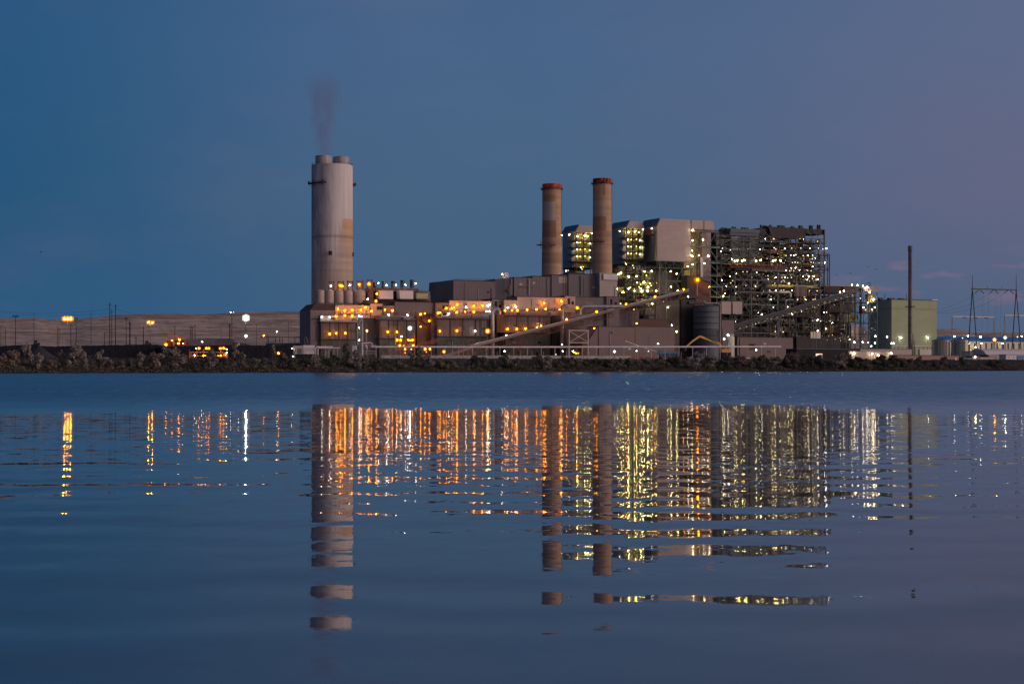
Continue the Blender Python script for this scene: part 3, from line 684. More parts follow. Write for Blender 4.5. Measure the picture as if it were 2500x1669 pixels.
# ------------------------------------------------------------------ cluttered steel frames
def frame(name, label, cols, levels, v, d, ygr, t_cat='steel frame', density=1.0, mat='steel_dark', seed=1, backwall='clad_dark', backtop=None, vessels=True, npipe=50):
    """open steelwork with floors, braces, vessels and pipes"""
    rnd = random.Random(seed); u = [upx(c, v) for c in cols]
    zl = [zz(cols[0], y, v) for y in levels]  # top to bottom
    t = thing(name, label, t_cat, (u[0], v, G))
    rows = [v, v + d * .5, v + d]
    for i, x_ in enumerate(u):
        for vv in rows[:2]:
            MB().box(x_ - .4, x_ + .4, vv - .4, vv + .4, G, zl[0]).build('column', mat, t)
    for i, z in enumerate(zl):
        g = MB(); g.box(u[0], u[-1], v - .25, v + .35, z - .6, z); g.build('beam', 'steel' if i % 4 == 1 else mat, t)
        if i:
            j0 = 0
            while j0 < len(u) - 1:
                j1 = min(len(u) - 1, j0 + rnd.choice((1, 2, 3)))
                if rnd.random() < .85 * density:
                    vo = v - rnd.choice((0, 0, 1.8, 2.6)); g = MB(); g.box(u[j0], u[j1], vo, v + d, z + .02, z + .18); g.build('floor', mat, t)
                    g = MB(); g.rail([(u[j0], vo + .05, z + .2), (u[j1], vo + .05, z + .2)], 1.2, .08, 2.4); g.build('handrail', rnd.choice(('steel', 'steel', 'steel_rust')), t)
                j0 = j1
    for j in range(len(u) - 1):
        for i in range(len(zl) - 1):
            q = rnd.random()
            if q < .30 * density:
                g = MB(); a, b_ = (u[j], zl[i]), (u[j + 1], zl[i + 1])
                if rnd.random() < .5: a, b_ = (u[j + 1], zl[i]), (u[j], zl[i + 1])
                g.tube((a[0], v - .1, a[1]), (b_[0], v - .1, b_[1]), .26, 4)
                if q < .08: g.tube((b_[0], v - .1, a[1]), (a[0], v - .1, b_[1]), .26, 4)
                g.build('brace', 'steel', t)
            if vessels and rnd.random() < .62:
                h_ = (zl[i] - zl[i + 1]); ww = u[j + 1] - u[j]; cx = u[j] + ww * rnd.uniform(.25, .75); vv = v + rnd.uniform(3, d * .45)
                m_ = rnd.choice(('clad_dark', 'pipe_grey', 'clad_mid', 'steel_rust', 'clad_grey', 'steel_dark', 'beige'))
                g = MB(); kd = rnd.random()
                if kd < .4: g.box(cx - ww * .28, cx + ww * .28, vv, vv + 5, zl[i + 1] + .2, zl[i + 1] + h_ * rnd.uniform(.45, .9)); nm = 'cabinet'
                elif kd < .7: g.lathe((cx, vv), [(ww * .2, zl[i + 1] + .2), (ww * .2, zl[i + 1] + h_ * .7), (ww * .08, zl[i + 1] + h_ * .85)], 12); nm = 'vessel'
                else: rr = h_ * .22; g.tube((cx - ww * .3, vv, zl[i + 1] + rr + .6), (cx + ww * .3, vv, zl[i + 1] + rr + .6), rr, 10); nm = 'drum'
                g.build(nm, m_, t)
    for q in range(npipe):
        g = MB(); x_ = rnd.uniform(u[0], u[-1]); vv = v + rnd.uniform(.8, d * .4); i = rnd.randrange(len(zl) - 1); z = zl[i] - rnd.uniform(.5, 2)
        pts = [(x_, vv, z)]
        for s_ in range(rnd.choice((1, 2, 3, 3))):
            p = pts[-1]
            if s_ % 2 == 0: pts.append((p[0], vv, max(G, p[2] - rnd.uniform(3, 12))))
            else: pts.append((min(u[-1], max(u[0], p[0] + rnd.uniform(-9, 9))), vv, p[2]))
        g.path(pts, rnd.choice((.14, .18, .25, .35, .5)), 6); g.build('pipe', rnd.choice(('pipe_grey', 'pipe_grey', 'galv', 'steel', 'steel_rust', 'pipe_pale')), t)
    for j in range(len(u) - 1):
        for i in range(len(zl) - 1):
            if rnd.random() < .6:
                vv = v + rnd.uniform(5, 9); a, b_ = u[j] + rnd.uniform(.3, 2), u[j + 1] - rnd.uniform(.3, 2); h_ = zl[i] - zl[i + 1]
                MB().box(a, b_, vv, vv + .5, zl[i + 1] + .2, zl[i + 1] + h_ * rnd.uniform(.5, .9)).build('casing_panel_added', rnd.choice(('clad_mid', 'olive_steel', 'olive_steel', 'clad_grey', 'clad_brown', 'beige')), t)  # inner panels added to catch lamp light inside the dark frame
    for j in range(len(u) - 1):
        for i in range(len(zl) - 1):
            for lay in range(2):
                if rnd.random() < .15: continue
                g = MB(); h_ = zl[i] - zl[i + 1]; vv = v + rnd.uniform(.6, 2.5) + lay * 4; zh = zl[i + 1] + h_ * rnd.uniform(.3, .8); a, b_ = u[j] + .5, u[j + 1] - .5
                g.tube((a, vv, zh), (b_, vv, zh), rnd.uniform(.15, .4), 5)
                for q in range(rnd.choice((5, 7, 9))):
                    x_ = rnd.uniform(a, b_); up = rnd.random() < .5; g.tube((x_, vv, zh), (x_, vv, zh + (h_ * .25 if up else -h_ * .28)), rnd.uniform(.12, .3), 5)
                g.build('pipe_manifold', rnd.choice(('pipe_grey', 'galv', 'pipe_pale', 'steel_rust', 'beige', 'pipe_grey')), t)
    # back cladding, stepped so that some sky shows at the edges
    zt = zl[0] if backtop is None else zz(cols[0], backtop, v)
    MB().box(u[0] + .5, u[-1] + d * .44, v + d + .5, v + d + 1.2, G, zt - .5).build('back_wall', backwall, t)
    return t, u, zl
# frame between boiler house 2 and 3 and below
t, u_, zl_ = frame('boiler_steelwork', 'low steel frame full of yellow-lit pipework, left of the largest boiler house legs', [1508, 1530, 1552, 1574, 1600], [648, 664, 681, 697, 713, 730, 748, 768], 256, 30, 0, seed=5, backwall='clad_grey', npipe=42, t_cat='boiler frame')
g = MB(); g.box(upx(1508, 268), upx(1560, 268), 268, 269, zl_[2] - 1, zl_[0]); g.build('upper_wall', 'clad_mid', t)
g = MB(); g.box(upx(1506, 255), upx(1525, 255), 254, 256, zz(1506, 698, 254), zz(1506, 680, 254)); g.build('dark_screen', 'black', t)
lamps('yellow', [(1516, 666, 2.4), (1509.6, 669), (1535, 675, 2.3), (1554, 674, 2), (1573.6, 663, 2), (1591, 662, 2.2), (1578, 672, 1.5)], 254, 'in the upper row of the yellow-lit low frame', 'lamps of the low frame')
lamps('yellow', [(1572, 689, 3), (1582, 701, 2.6), (1564, 694, 1.5), (1560, 700, 1.4), (1590, 697, 1.3), (1586, 692, 1.2), (1565, 704, 1.2), (1556, 690, 1.2)], 253.5, 'amid the brightly lit pipes of the low frame', 'lamps of the low frame')
lamps('yellow', [(1567, 711, 2.8), (1581, 710, 2.4), (1602, 710), (1549, 710, 1.8), (1535, 704), (1539, 701, 1.5), (1521, 713, 2.4), (1506.6, 705, 2.2), (1515, 741, 1.6), (1593, 741, 2.2), (1547.5, 755, 1.4)], 253.2, 'in the lower row of the low frame', 'lamps of the low frame')
lamps('yellow', [(1418, 652, 1.4), (1421, 657, 1.3), (1424, 651, 1.3), (1528, 644, 1.4), (1545, 648, 1.3), (1547, 654, 1.2)], 258, 'hung in the dark gap under the boiler houses', 'lamps under the boiler houses')
lamps('white', [(1382, 661, 1.3), (1387, 660, 1.2), (1463, 667.5, 1.3), (1474, 667.5, 1.6)], 225, 'at the roof edge by the foot of the chimneys', 'lamps at the chimney feet')

# boiler 4
F4 = [1760, 1785, 1812, 1829, 1857, 1880, 1903, 1926, 1943, 1960, 1980, 1998, 2012]
L4 = [572, 584, 597, 612, 627, 643, 658, 672, 686, 700, 716, 733, 750, 768, 787, 808, 830]
t4, u4, z4 = frame('boiler_steelwork', 'huge dark open steel boiler frame studded with white lamps', F4, L4, 250, 38, 0, seed=11, npipe=95, t_cat='boiler frame', backtop=575)
def boiler4_extra():
    v = 250; t = t4
    MB().box(upx(1785, v), upx(1856, v), v + 2, v + 38, zz(1785, 640, v), zz(1785, 566, v)).build('upper_wall', 'clad_blue', t)
    MB().box(upx(1756, v), upx(1784, v), v + 8, v + 38, zz(1760, 590, v), zz(1760, 562, v)).build('upper_wall', 'clad_dark', t)
    MB().box(upx(1785, v), upx(1857, v), v + 1, v + 38, zz(1785, 566.2, v), zz(1785, 557, v)).build('roof_band', 'clad_blue', t)
    MB().box(upx(1880, v), upx(1967, v), v + .5, v + 38, zz(1880, 577, v), zz(1880, 553, v)).build('roof_band', 'clad_dark', t)
    MB().box(upx(1858, v), upx(1879.8, v), v + 3, v + 38, zz(1860, 574, v), zz(1860, 557, v)).build('roof_band', 'clad_dark', t)
    p = P(1968, 558, v); MB().box(p[0], upx(2013, v), v + 1, v + 20, zz(1968, 570.5, v), p[2]).build('canopy', 'clad_dark', t)
    x_ = upx(2012.5, v); MB().box(x_ - .5, x_ + .5, v - .4, v + .6, G, p[2]).build('column', 'steel_dark', t)
    g = MB()
    for (a, y, b_, y2) in ((1876, 553, 1889, 576), (1862, 560, 1880, 580), (1970, 562, 1984, 580), (1984, 560, 1998, 580)): g.tube(P(a, y, v - .5), P(b_, y2, v - .5), .3, 4)
    g.build('brace', 'steel', t)
    for px, y0, w in ((1858, 549, 1.2), (1789, 553, .9), (1795, 554, .5), (1881, 549, 1.6), (1996, 549, .6), (2001, 549, 1.0)):
        a = P(px, y0, v + 6); MB().box(a[0] - w * .6, a[0] + w * .6, v + 5, v + 7, zz(px, 562, v), a[2]).build('roof_vent', 'steel_dark', t)
    # jagged edges of roof line
    rnd = random.Random(9); 
    for q in range(26):
        px = rnd.uniform(1762, 2010); a = P(px, rnd.uniform(550, 556) + (5 if px < 1850 else 0), v + 10); MB().box(a[0] - rnd.uniform(.3, 2.5), a[0] + rnd.uniform(.3, 2.5), v + 9, v + 12, a[2] - 4, a[2]).build('roof_unit', 'steel_dark', t)
    # orange railed balcony
    vb = v - 9; a = P(1783, 650, vb); b_ = P(1920, 650, vb)
    MB().box(a[0], b_[0], vb, v, a[2] - 1.0, a[2]).build('balcony', 'steel_rust', t)
    g = MB(); g.rail([(a[0], vb + .1, a[2]), (b_[0], vb + .1, a[2])], 2.3, .22, 1.5); g.build('handrail', 'steel_orange', t)
    MB().box(upx(1837, vb), b_[0], vb + 1, v - .5, zz(1837, 661, vb), a[2] - 1.02).build('balcony_girder', 'clad_grey', t)
    MB().box(upx(1798, vb), upx(1837, vb) - .05, vb + 2, v - .5, zz(1798, 659, vb), a[2] - 1.02).build('balcony_girder', 'clad_dark', t)
    for px in (1797, 1837, 1902):
        x_ = upx(px, vb); MB().box(x_ - .5, x_ + .5, vb + 1.6, vb + 2.6, G, a[2] - 4).build('leg', 'steel', t)
    for y in (682, 712, 742, 812):
        z_ = zz(1797, y, vb); MB().box(upx(1797, vb), upx(1902, vb), vb + 1.5, vb + 2.4, z_ - .5, z_ + .5).build('beam', 'steel', t)
    for (x1, y1, x2, y2) in ((1798, 664, 1836, 710), (1836, 664, 1806, 700), (1838, 664, 1868, 682), (1901, 664, 1870, 684), (1870, 684, 1840, 710), (1870, 684, 1902, 712), (1798, 714, 1836, 772), (1836, 714, 1799, 772), (1838, 714, 1902, 772), (1902, 714, 1840, 772), (1870, 780, 1880, 811), (1900, 780, 1890, 811)):
        MB().tube(P(x1, y1, vb + 1.2), P(x2, y2, vb + 1.2), .38, 4).build('brace', 'steel', t)
    # hopper, ribbed casing, round duct
    c = P(1868, 690, v - 4); MB().lathe((c[0], v - 4), [(.6, c[2] - 6), (3.8, c[2]), (3.8, c[2] + 2)], 12).build('hopper', 'clad_grey', t)
    MB().box(upx(1936, v), upx(1965, v), v - 3, v + 3, zz(1936, 724, v), zz(1936, 698, v)).build('ribbed_casing', 'clad_streaky', t)
    MB().box(upx(1838, v), upx(2000, v), v - 1.4, v - .6, zz(1838, 699, v), zz(1838, 693, v)).build('girder', 'beige', t)
    g = MB(); g.path([P(1876, 713, v - 4), P(1925, 713, v - 4), P(1930, 716, v - 4), P(1930, 724, v - 4)], .9, 10); g.build('round_duct', 'pipe_pale', t, smooth=True)
    g = MB(); g.path([P(1918, 757, v - 4), P(1918, 732, v - 4), P(1937, 732, v - 4)], .6, 8); g.build('pipe', 'galv', t)
    MB().box(upx(1875, v), upx(1905, v), v + 1.2, v + 2, zz(1875, 618, v), zz(1875, 608, v)).build('rusty_panel', 'steel_orange', t)
    # right-hand stair tower
    a, b_ = upx(1999, v - 3), upx(2022, v - 3); 
    for i, y in enumerate((622, 657, 697)):
        z_ = zz(1999, y, v - 3); MB().box(a, b_, v - 5, v - 1, z_ - .9, z_).build('platform', 'steel_rust', t)
        g = MB(); g.rail([(a, v - 4.9, z_), (b_, v - 4.9, z_), (b_, v - 1, z_)], 1.3, .12, 2); g.build('handrail', 'steel_rust', t)
    for px in (1999, 2018, 2022.5):
        x_ = upx(px, v - 3); MB().box(x_ - .35, x_ + .35, v - 5, v - 4.2, G, zz(1999, 622, v)).build('column', 'steel_rust', t)
    g = MB(); g.tube(P(2000, 658, v - 5), P(2012, 696, v - 5), .25, 4); g.tube(P(2018, 625, v - 5), P(2004, 656, v - 5), .25, 4); g.build('stair', 'steel', t)
    # lower storeys
    MB().box(upx(1935, v), upx(2040, v), v - 6, v + 2, G, zz(1935, 822, v)).build('plinth', 'clad_dark', t)
    MB().box(upx(1968, v), upx(1992, v), v - 7, v - 6.2, zz(1968, 826, v), zz(1968, 810, v)).build('plate', 'tank_cream', t)
boiler4_extra()
yl = [(1794, 637), (1800, 636, 2.4), (1812, 637), (1817, 635, 2.2), (1846, 637), (1857, 635), (1887, 637, 2.2), (1893, 635), (1905, 636, 2.2)]
lamps('yellow', yl, 243, 'along the orange balcony of the huge dark frame', 'lamps of the dark boiler frame')
W4 = [('top', [(1868.5, 583), (1889, 583, 2.4), (1953, 583, 1.2), (1961, 583, 1.2), (1996, 589, 1.8)]),
      ('second', [(1890, 605, 2), (1894, 608), (1916, 607, 2.3), (1933, 606), (1955, 606), (1977, 606), (1998, 606), (2009, 608), (2017, 607, 3), (1764, 606, 1.8), (1783, 610, 2), (1855, 609, 1.5), (1760, 613, 1.6)]),
      ('third', [(1919, 624), (1931, 623, 2.2), (1938, 624), (1943, 622, 2.2), (1961, 624), (1973, 623), (1984, 623, 2), (1983, 632), (1787, 632, 1.5), (1991, 630, 1.2)]),
      ('fourth', [(1934.5, 641), (1941, 640, 2.2), (1947.5, 641), (1980, 640), (1986, 641), (2000, 642), (2014, 641, 3), (1984, 651), (1932, 654, 2), (1942, 654, 2)]),
      ('fifth', [(1911, 658, 2.3), (1919, 660), (1928, 661), (1938, 661), (1952, 659, 1.5), (1971, 660), (1980, 661), (1814, 663.5), (1824, 663), (1798, 668), (1848, 665, 1.2), (1883, 663, 1.2)]),
      ('sixth', [(1875, 673), (1891, 678.5), (1894, 676.5), (1899, 678), (1909, 677.5), (1917, 677), (1923, 678), (1932, 677.5), (1961, 675), (1975, 675, 3), (1983.5, 674), (1988, 675), (1782, 674, 1.5)]),
      ('seventh', [(1876, 681), (1983.5, 680), (1992.5, 681.5), (1997, 682), (2002, 683), (1971, 683), (1789, 685, 1.6), (1762, 684, 1.7), (1784, 690.5), (1892, 691, 1.4), (1912, 684, 1.2)]),
      ('eighth', [(1797, 700, 2.4), (2020, 697.5, 2.4), (1821, 697, 1.3), (1773, 698, 1.4), (1845, 699, 1.2)]),
      ('ninth', [(1879, 708.5), (1894, 708.5), (1907, 708.5), (1913.5, 708), (1933.5, 709), (1976, 709.5), (1995, 710, 2), (1796, 716, 2.3), (1770, 716, 1.3)]),
      ('tenth', [(1879, 731), (1882.5, 730.5), (1898, 731), (1947, 731, 2), (1967, 731), (1985, 731), (1990, 730), (2021, 726), (1864, 744, 1.8), (1879, 744, 2)]),
      ('eleventh', [(1888, 750, 2.3), (1924, 749), (1957, 760), (2011, 762), (2018, 762), (1851, 763, 1.4), (1860, 767, 2.6), (1989, 750, 1.3)]),
      ('twelfth', [(1996, 781, 2.6), (2003, 783.5, 2.2), (2026, 783.5, 2.4), (2032, 788), (1795, 785, 2.2), (1845, 790, 1.5), (1862, 787, 1.2)]),
      ('lowest', [(1893, 809, 2), (1912, 810, 2.2), (1996.5, 807, 2.8), (2016, 801.5), (2021, 821.5), (1861.5, 829, 2.2), (2032, 818, 1.2), (1982, 832, 1.3), (2008, 834, 1.3)])]
for nm, L in W4: lamps('white' if nm in ('second', 'third', 'eighth', 'eleventh', 'twelfth') else 'warm', [(p[0], p[1], (p[2] if len(p) > 2 else 1.7) * .72) for p in L], 246, f'in the {nm} row of the huge dark boiler frame', 'lamps of the dark boiler frame')
lamps('yellow', [(1926, 692, 2), (1934, 766, 1.8), (1765.5, 723, 2.2)], 243, 'on the pipework of the huge dark boiler frame', 'lamps of the dark boiler frame')

# frame under the second conveyor head
t5, u5, z5 = frame('boiler_steelwork', 'lower dark steel frame right of the huge boiler frame, under the second conveyor', [2024, 2050, 2072, 2100], [716, 735, 760, 785, 812, 835], 262, 30, 0, seed=21, npipe=26, t_cat='steel frame', backtop=716)
def right_plant():
    v = 262; t = t5
    MB().box(upx(2022, v), upx(2100, v), v + 6, v + 30, zz(2022, 714, v), zz(2022, 697, v)).build('roof_band', 'clad_dark', t)
    MB().box(upx(2021, v), upx(2103, v), v + 5, v + 31, zz(2022, 697, v) + .05, zz(2022, 697, v) + .6).build('roof', 'beige', t)
    MB().box(upx(2066, v), upx(2100, v), v + 4.8, v + 5.8, zz(2066, 713, v), zz(2066, 699, v)).build('rusty_panel', 'clad_brown', t)
    g = MB(); c = P(2072, 760, v + 10); g.lathe((c[0], v + 10), [(7.4, c[2]), (7.4, zz(2072, 722, v))], 24); g.build('round_bin', 'clad_grey', t, smooth=True)
    MB().box(upx(2075, v), upx(2093, v), v - 2, v + 3, zz(2075, 822, v), zz(2075, 793, v)).build('pale_casing', 'clad_pink', t)
    MB().box(upx(2096, v), upx(2111, v), v - 1, v + 3, zz(2096, 822, v), zz(2096, 797, v)).build('pale_casing', 'clad_mid', t)
right_plant()
def head_tower():
    v = 232; t = thing('conveyor_head_tower', 'open steel tower with a small ribbed cabin on top where the second conveyor ends', 'conveyor tower', (upx(2108, v), v, G))
    u0, u1 = ub(2108, 2143, v)
    MB().box(u0, u1, v, v + 14, zz(2108, 710.5, v), zz(2108, 699, v)).build('cabin', 'clad_pink', t)
    for px in (2109, 2124, 2142):
        for vv in (v + .5, v + 13):
            x_ = upx(px, v); MB().box(x_ - .35, x_ + .35, vv - .35, vv + .35, G, zz(2108, 711, v)).build('leg', 'steel', t)
    for y in (738, 763, 788, 815):
        z_ = zz(2108, y, v); MB().box(u0, u1, v, v + 14, z_ - .4, z_).build('platform', 'steel_dark', t)
        g = MB(); g.rail([(u0, v - .1, z_), (u1, v - .1, z_)], 1.2, .1, 2.2); g.build('handrail', 'steel', t)
    for (a, y, b_, y2) in ((2110, 788, 2123, 764), (2125, 764, 2141, 788), (2110, 815, 2123, 790), (2126, 815, 2141, 790), (2112, 736, 2124, 713), (2140, 736, 2126, 713)):
        MB().tube(P(a, y, v), P(b_, y2, v), .3, 4).build('brace', 'steel', t)
    c = P(2125, 725, v + 4); MB().box(c[0] - 3, c[0] + 3, v + 3, v + 8, zz(2108, 737.5, v), zz(2108, 716, v)).build('machine', 'beige', t)
    MB().box(upx(2112, v), upx(2122, v), v + 4, v + 9, zz(2108, 762.5, v), zz(2108, 745, v)).build('machine', 'steel_rust', t)
    g = MB(); g.tube(P(2124, 699, v + 2), P(2124, 690, v + 2), .3, 4); g.tube(P(2114, 690.5, v + 2), P(2124.5, 690.5, v + 2), .35, 4); g.build('hoist', 'steel_dark', t)
head_tower()
lamps('white', [(2080, 695, 2), (2094, 696, 2.3), (2107, 698, 2), (2117, 701, 3)], 230, 'along the roof edge beside the conveyor head tower', 'lamps of the conveyor head tower')
lamps('warm', [(2051, 713, 2), (2060, 710, 2), (2100.5, 728, 1.5), (2123, 713, 2.2), (2132, 731, 4), (2119, 739, 1.8), (2108, 750, 2), (2136, 750, 2), (2129, 755, 2), (2113, 756, 1.6)], 230, 'in the upper half of the conveyor head tower', 'lamps of the conveyor head tower')
lamps('white', [(2137, 820, 2.4), (2086, 835, 2), (2106, 835, 2), (2136, 837, 2), (2127, 845, 2), (2177, 838, 2.2), (2182, 838, 2.2), (2074, 828, 1.3), (2120, 836, 1.3)], 226, 'at the foot of the conveyor head tower', 'lamps of the conveyor head tower')

# ------------------------------------------------------------------ conveyors
def conveyor(label, px0, y0, px1, y1, v, w, h_roof, truss_h, roofmat, n, v1=None):
    v1 = v if v1 is None else v1
    a = Vector(P(px0, y0, v)); b_ = Vector(P(px1, y1, v1))
    t = thing('conveyor', label, 'conveyor', (a.x, v, G))
    d = (b_ - a).normalized()
    def slab(q0, q1, z0, z1):
        A = [a + Vector((0, q0, z0)), b_ + Vector((0, q0, z0)), b_ + Vector((0, q1, z0)), a + Vector((0, q1, z0))]
        B = [p + Vector((0, 0, z1 - z0)) for p in A]; return [tuple(p) for p in A], [tuple(p) for p in B]
    MB().hull(*slab(0, w, -h_roof, 0)).build('gallery', roofmat, t)
    MB().hull(*slab(-.35, w + .35, .02, .35)).build('roof', 'galv' if 'long' in label else 'steel', t)
    MB().hull(*slab(-.2, w + .2, -h_roof - .5, -h_roof - .02)).build('floor', 'steel_dark', t)
    for q in (0.1, w):
        g = MB(); truss(g, a + Vector((0, q, -h_roof - .5 - truss_h)), b_ + Vector((0, q, -h_roof - .5 - truss_h)), truss_h, n, .2); g.build('truss', 'steel_rust' if 'long' in label else 'steel', t)
    return t, a, b_
tc1, a1, b1 = conveyor('long covered conveyor rising from the yard to the dark tower, lit by orange lamps', 1150, 843, 1682, 706, 120, 4.5, 1.7, 4.4, 'clad_rose', 46, 200)
def seg(px):  # depth and row of the first conveyor at a column
    for i in range(400):
        q = i / 399; p = a1.lerp(b1, q); Y = dist(p.x, p.y); x = 1250 + F * (p.x * C_ - p.y * S_) / Y
        if x >= px: return p
    return b1
def bent(t, px, wt, wb, name='trestle'):
    p = seg(px); zt = p.z - 7.2
    for vv in (0.2, 4.3):
        g = MB(); n = 4
        for s_ in (-1, 1): g.tube((p.x + s_ * wb, p.y + vv, G), (p.x + s_ * wt, p.y + vv, zt), .3, 4)
        for i in range(n):
            q0, q1 = i / n, (i + 1) / n; z0 = G + (zt - G) * q0; z1 = G + (zt - G) * q1
            wa = wb + (wt - wb) * q0; wc = wb + (wt - wb) * q1
            g.tube((p.x - wa, p.y + vv, z0), (p.x + wc, p.y + vv, z1), .2, 4); g.tube((p.x + wa, p.y + vv, z0), (p.x - wc, p.y + vv, z1), .2, 4)
            g.tube((p.x - wc, p.y + vv, z1), (p.x + wc, p.y + vv, z1), .2, 4)
        g.build(name, 'steel_rust', t)
bent(tc1, 1408, 2.4, 3.6); bent(tc1, 1548, 2.2, 6.2); bent(tc1, 1275, 2, 2.6)
def low_conveyor():
    a = Vector(P(1077, 869, 92)); b_ = Vector(P(1150, 845, 118)); t = thing('conveyor', 'short low conveyor ramp at the foot of the long rising one', 'conveyor', (a.x, a.y, G))
    A = [a, b_, b_ + Vector((0, 4, 0)), a + Vector((0, 4, 0))]
    MB().hull([tuple(p - Vector((0, 0, 2.2))) for p in A], [tuple(p) for p in A]).build('gallery', 'clad_mid', t)
    g = MB(); truss(g, a + Vector((0, 0, -3.9)), b_ + Vector((0, 0, -3.9)), 1.7, 9, .18); g.build('truss', 'steel_rust', t)
low_conveyor()
tc2, a2, b2 = conveyor('second conveyor, thin and dark with rows of tiny lamps, climbing right to the head tower', 1784, 796, 2108, 701, 205, 4, 1.9, 2.8, 'clad_dark', 40, 236)
def conv2():
    t = tc2
    for q in (.06, .36, .62, .88):
        p = a2.lerp(b2, q); zt = p.z - 5.3
        for s_ in (-2.2, 2.2):
            MB().tube((p.x + s_, p.y + 1, G), (p.x + s_ * .4, p.y + 1, zt), .32, 4).build('leg', 'steel', t)
    g = MB(); p = a2; g.box(p.x - 1, p.x + 12, p.y - 1, p.y + 6, p.z - 12, p.z - 6); g.build('tail_bin', 'clad_dark', t)
    for s_ in (0, 4, 10):
        MB().tube((p.x + s_, p.y, p.z - 12), (p.x + s_ + (3 if s_ < 8 else -3), p.y, G), .3, 4).build('leg', 'steel_dark', t)
    for i in range(22):   # tiny lamps under the belt
        q = a2.lerp(b2, (i + .4) / 22.5); LAMPQ.append((.36, (q.x, q.y - .8, q.z - 4.1), 'warm_dim', .62, '', '', 'belt_lamp', 'lamp'))
conv2()
for px, y in ((1382, 779.5), (1455, 760.5), (1527, 741.5), (1598, 723.5), (1668, 704.5)):
    p = seg(px); o = bpy.data.objects.new('conveyor_lamp', lamp_mesh('orange', .8)); COL.objects.link(o)
    o.location = world((p.x, p.y - .6, p.z + 1.2)); o.rotation_euler.z = TH
    i = [1382, 1455, 1527, 1598, 1668].index(px); tag(o, f'{ORD[i+1]} orange lamp from left along the roof of the long conveyor', 'lamp', 'orange lamps on the long conveyor')

# dark tower, silo, clad shaft at the conveyor's top
def transfer_tower():
    v = 205; t = thing('transfer_tower', 'dark windowless tower at the top of the long conveyor with a warm ribbed annex', 'tower', (upx(1677, v), v, G))
    MB().box(*ub(1678, 1697, v), v, v + 10, G, zz(1678, 672, v)).build('wall', 'clad_dark', t)
    MB().box(*ub(1663, 1695, v - 3), v - 3, v - .1, G, zz(1663, 731, v)).build('lower_wall', 'clad_dark', t)
    u0, u1 = ub(1697.3, 1733, v + 1); za = zz(1697, 679, v); zb = zz(1733, 690, v)
    MB().ext([(u0, zz(1697, 738, v)), (u1, zz(1697, 738, v)), (u1, zb), (u0, za)], v + 1, v + 12).build('annex', 'clad_brown', t)
    MB().hull([(u0, v, za + .1), (u1 + 1, v, zb + .1), (u1 + 1, v + 13, zb + .1), (u0, v + 13, za + .1)], [(u0, v, za + .6), (u1 + 1, v, zb + .6), (u1 + 1, v + 13, zb + .6), (u0, v + 13, za + .6)]).build('roof', 'steel_dark', t)
    g = MB(); x_ = upx(1702, v - 1); g.tube((x_, v - 1, G), (x_, v - 1, zz(1702, 690, v)), .35, 6); g.build('downpipe', 'galv', t)
    g = MB(); g.tube(P(1704, 697, v - 1), P(1731, 719, v - 1), .4, 4); g.tube(P(1731, 719, v - 1), P(1740, 719, v - 1), .4, 4); g.build('stair', 'steel_dark', t)
    for i, y in enumerate((728, 742)): MB().box(*ub(1681, 1712, v - 4), v - 5, v - 1, zz(1690, y, v), zz(1690, y - 6, v)).build('platform', 'steel_dark', t)
    v = 188; c = P(1724, 800, v); r = 31 * K(1724, v); z1 = zz(1724, 748, v)
    s_ = thing('silo', 'large blue grey banded silo standing right of the dark tower', 'silo', (c[0], v, G))
    MB().lathe((c[0], v), [(r, G - .5), (r, z1), (r * .3, z1 + 2.5), (.2, z1 + 2.6)], 40).build('shell', 'clad_blue', s_, smooth=True)
    for y in (763, 776, 790, 805, 820): g = MB(); ring(g, (c[0], v), r, r + .4, zz(1724, y, v), 40, .6); g.build('hoop', 'steel_dark', s_)
    g = MB()
    for i in range(26):
        a = math.pi + math.pi * i / 25; g.tube((c[0] + (r + .3) * math.cos(a), v + (r + .3) * math.sin(a), zz(1724, 842, v)), (c[0] + (r + .3) * math.cos(a), v + (r + .3) * math.sin(a), zz(1724, 806, v)), .14, 4)
    g.build('stiffener', 'steel_dark', s_)
    g = MB(); arc_platform(g, (c[0], v), r - .5, r + .8, z1 + .1, 0, 2 * math.pi, 26, .3); g.build('handrail', 'steel_rust', s_)
    t = thing('downcomer_pipe', 'pale pipe bending down along the right side of the banded silo', 'pipe', (P(1758, 800, 182)[0], 182, G))
    MB().path([P(1718, 735, 182), P(1722, 740, 182), P(1752, 740, 182), P(1757, 744, 182), P(1758, 748, 182), (P(1758, 800, 182)[0], 182, G)], .7, 8).build('run', 'pipe_grey', t, smooth=True)
transfer_tower()
lamps('orange', [(1703, 683, 4.5)], 202, 'glowing on the warm annex of the dark tower', 'lamps of the dark tower')
lamps('orange', [(1732, 700, 1.8)], 202, 'at the annex corner right of the dark tower', 'lamps of the dark tower')
lamps('white', [(1680, 724, 2)], 196, 'under the top end of the long conveyor', 'lamps of the dark tower')

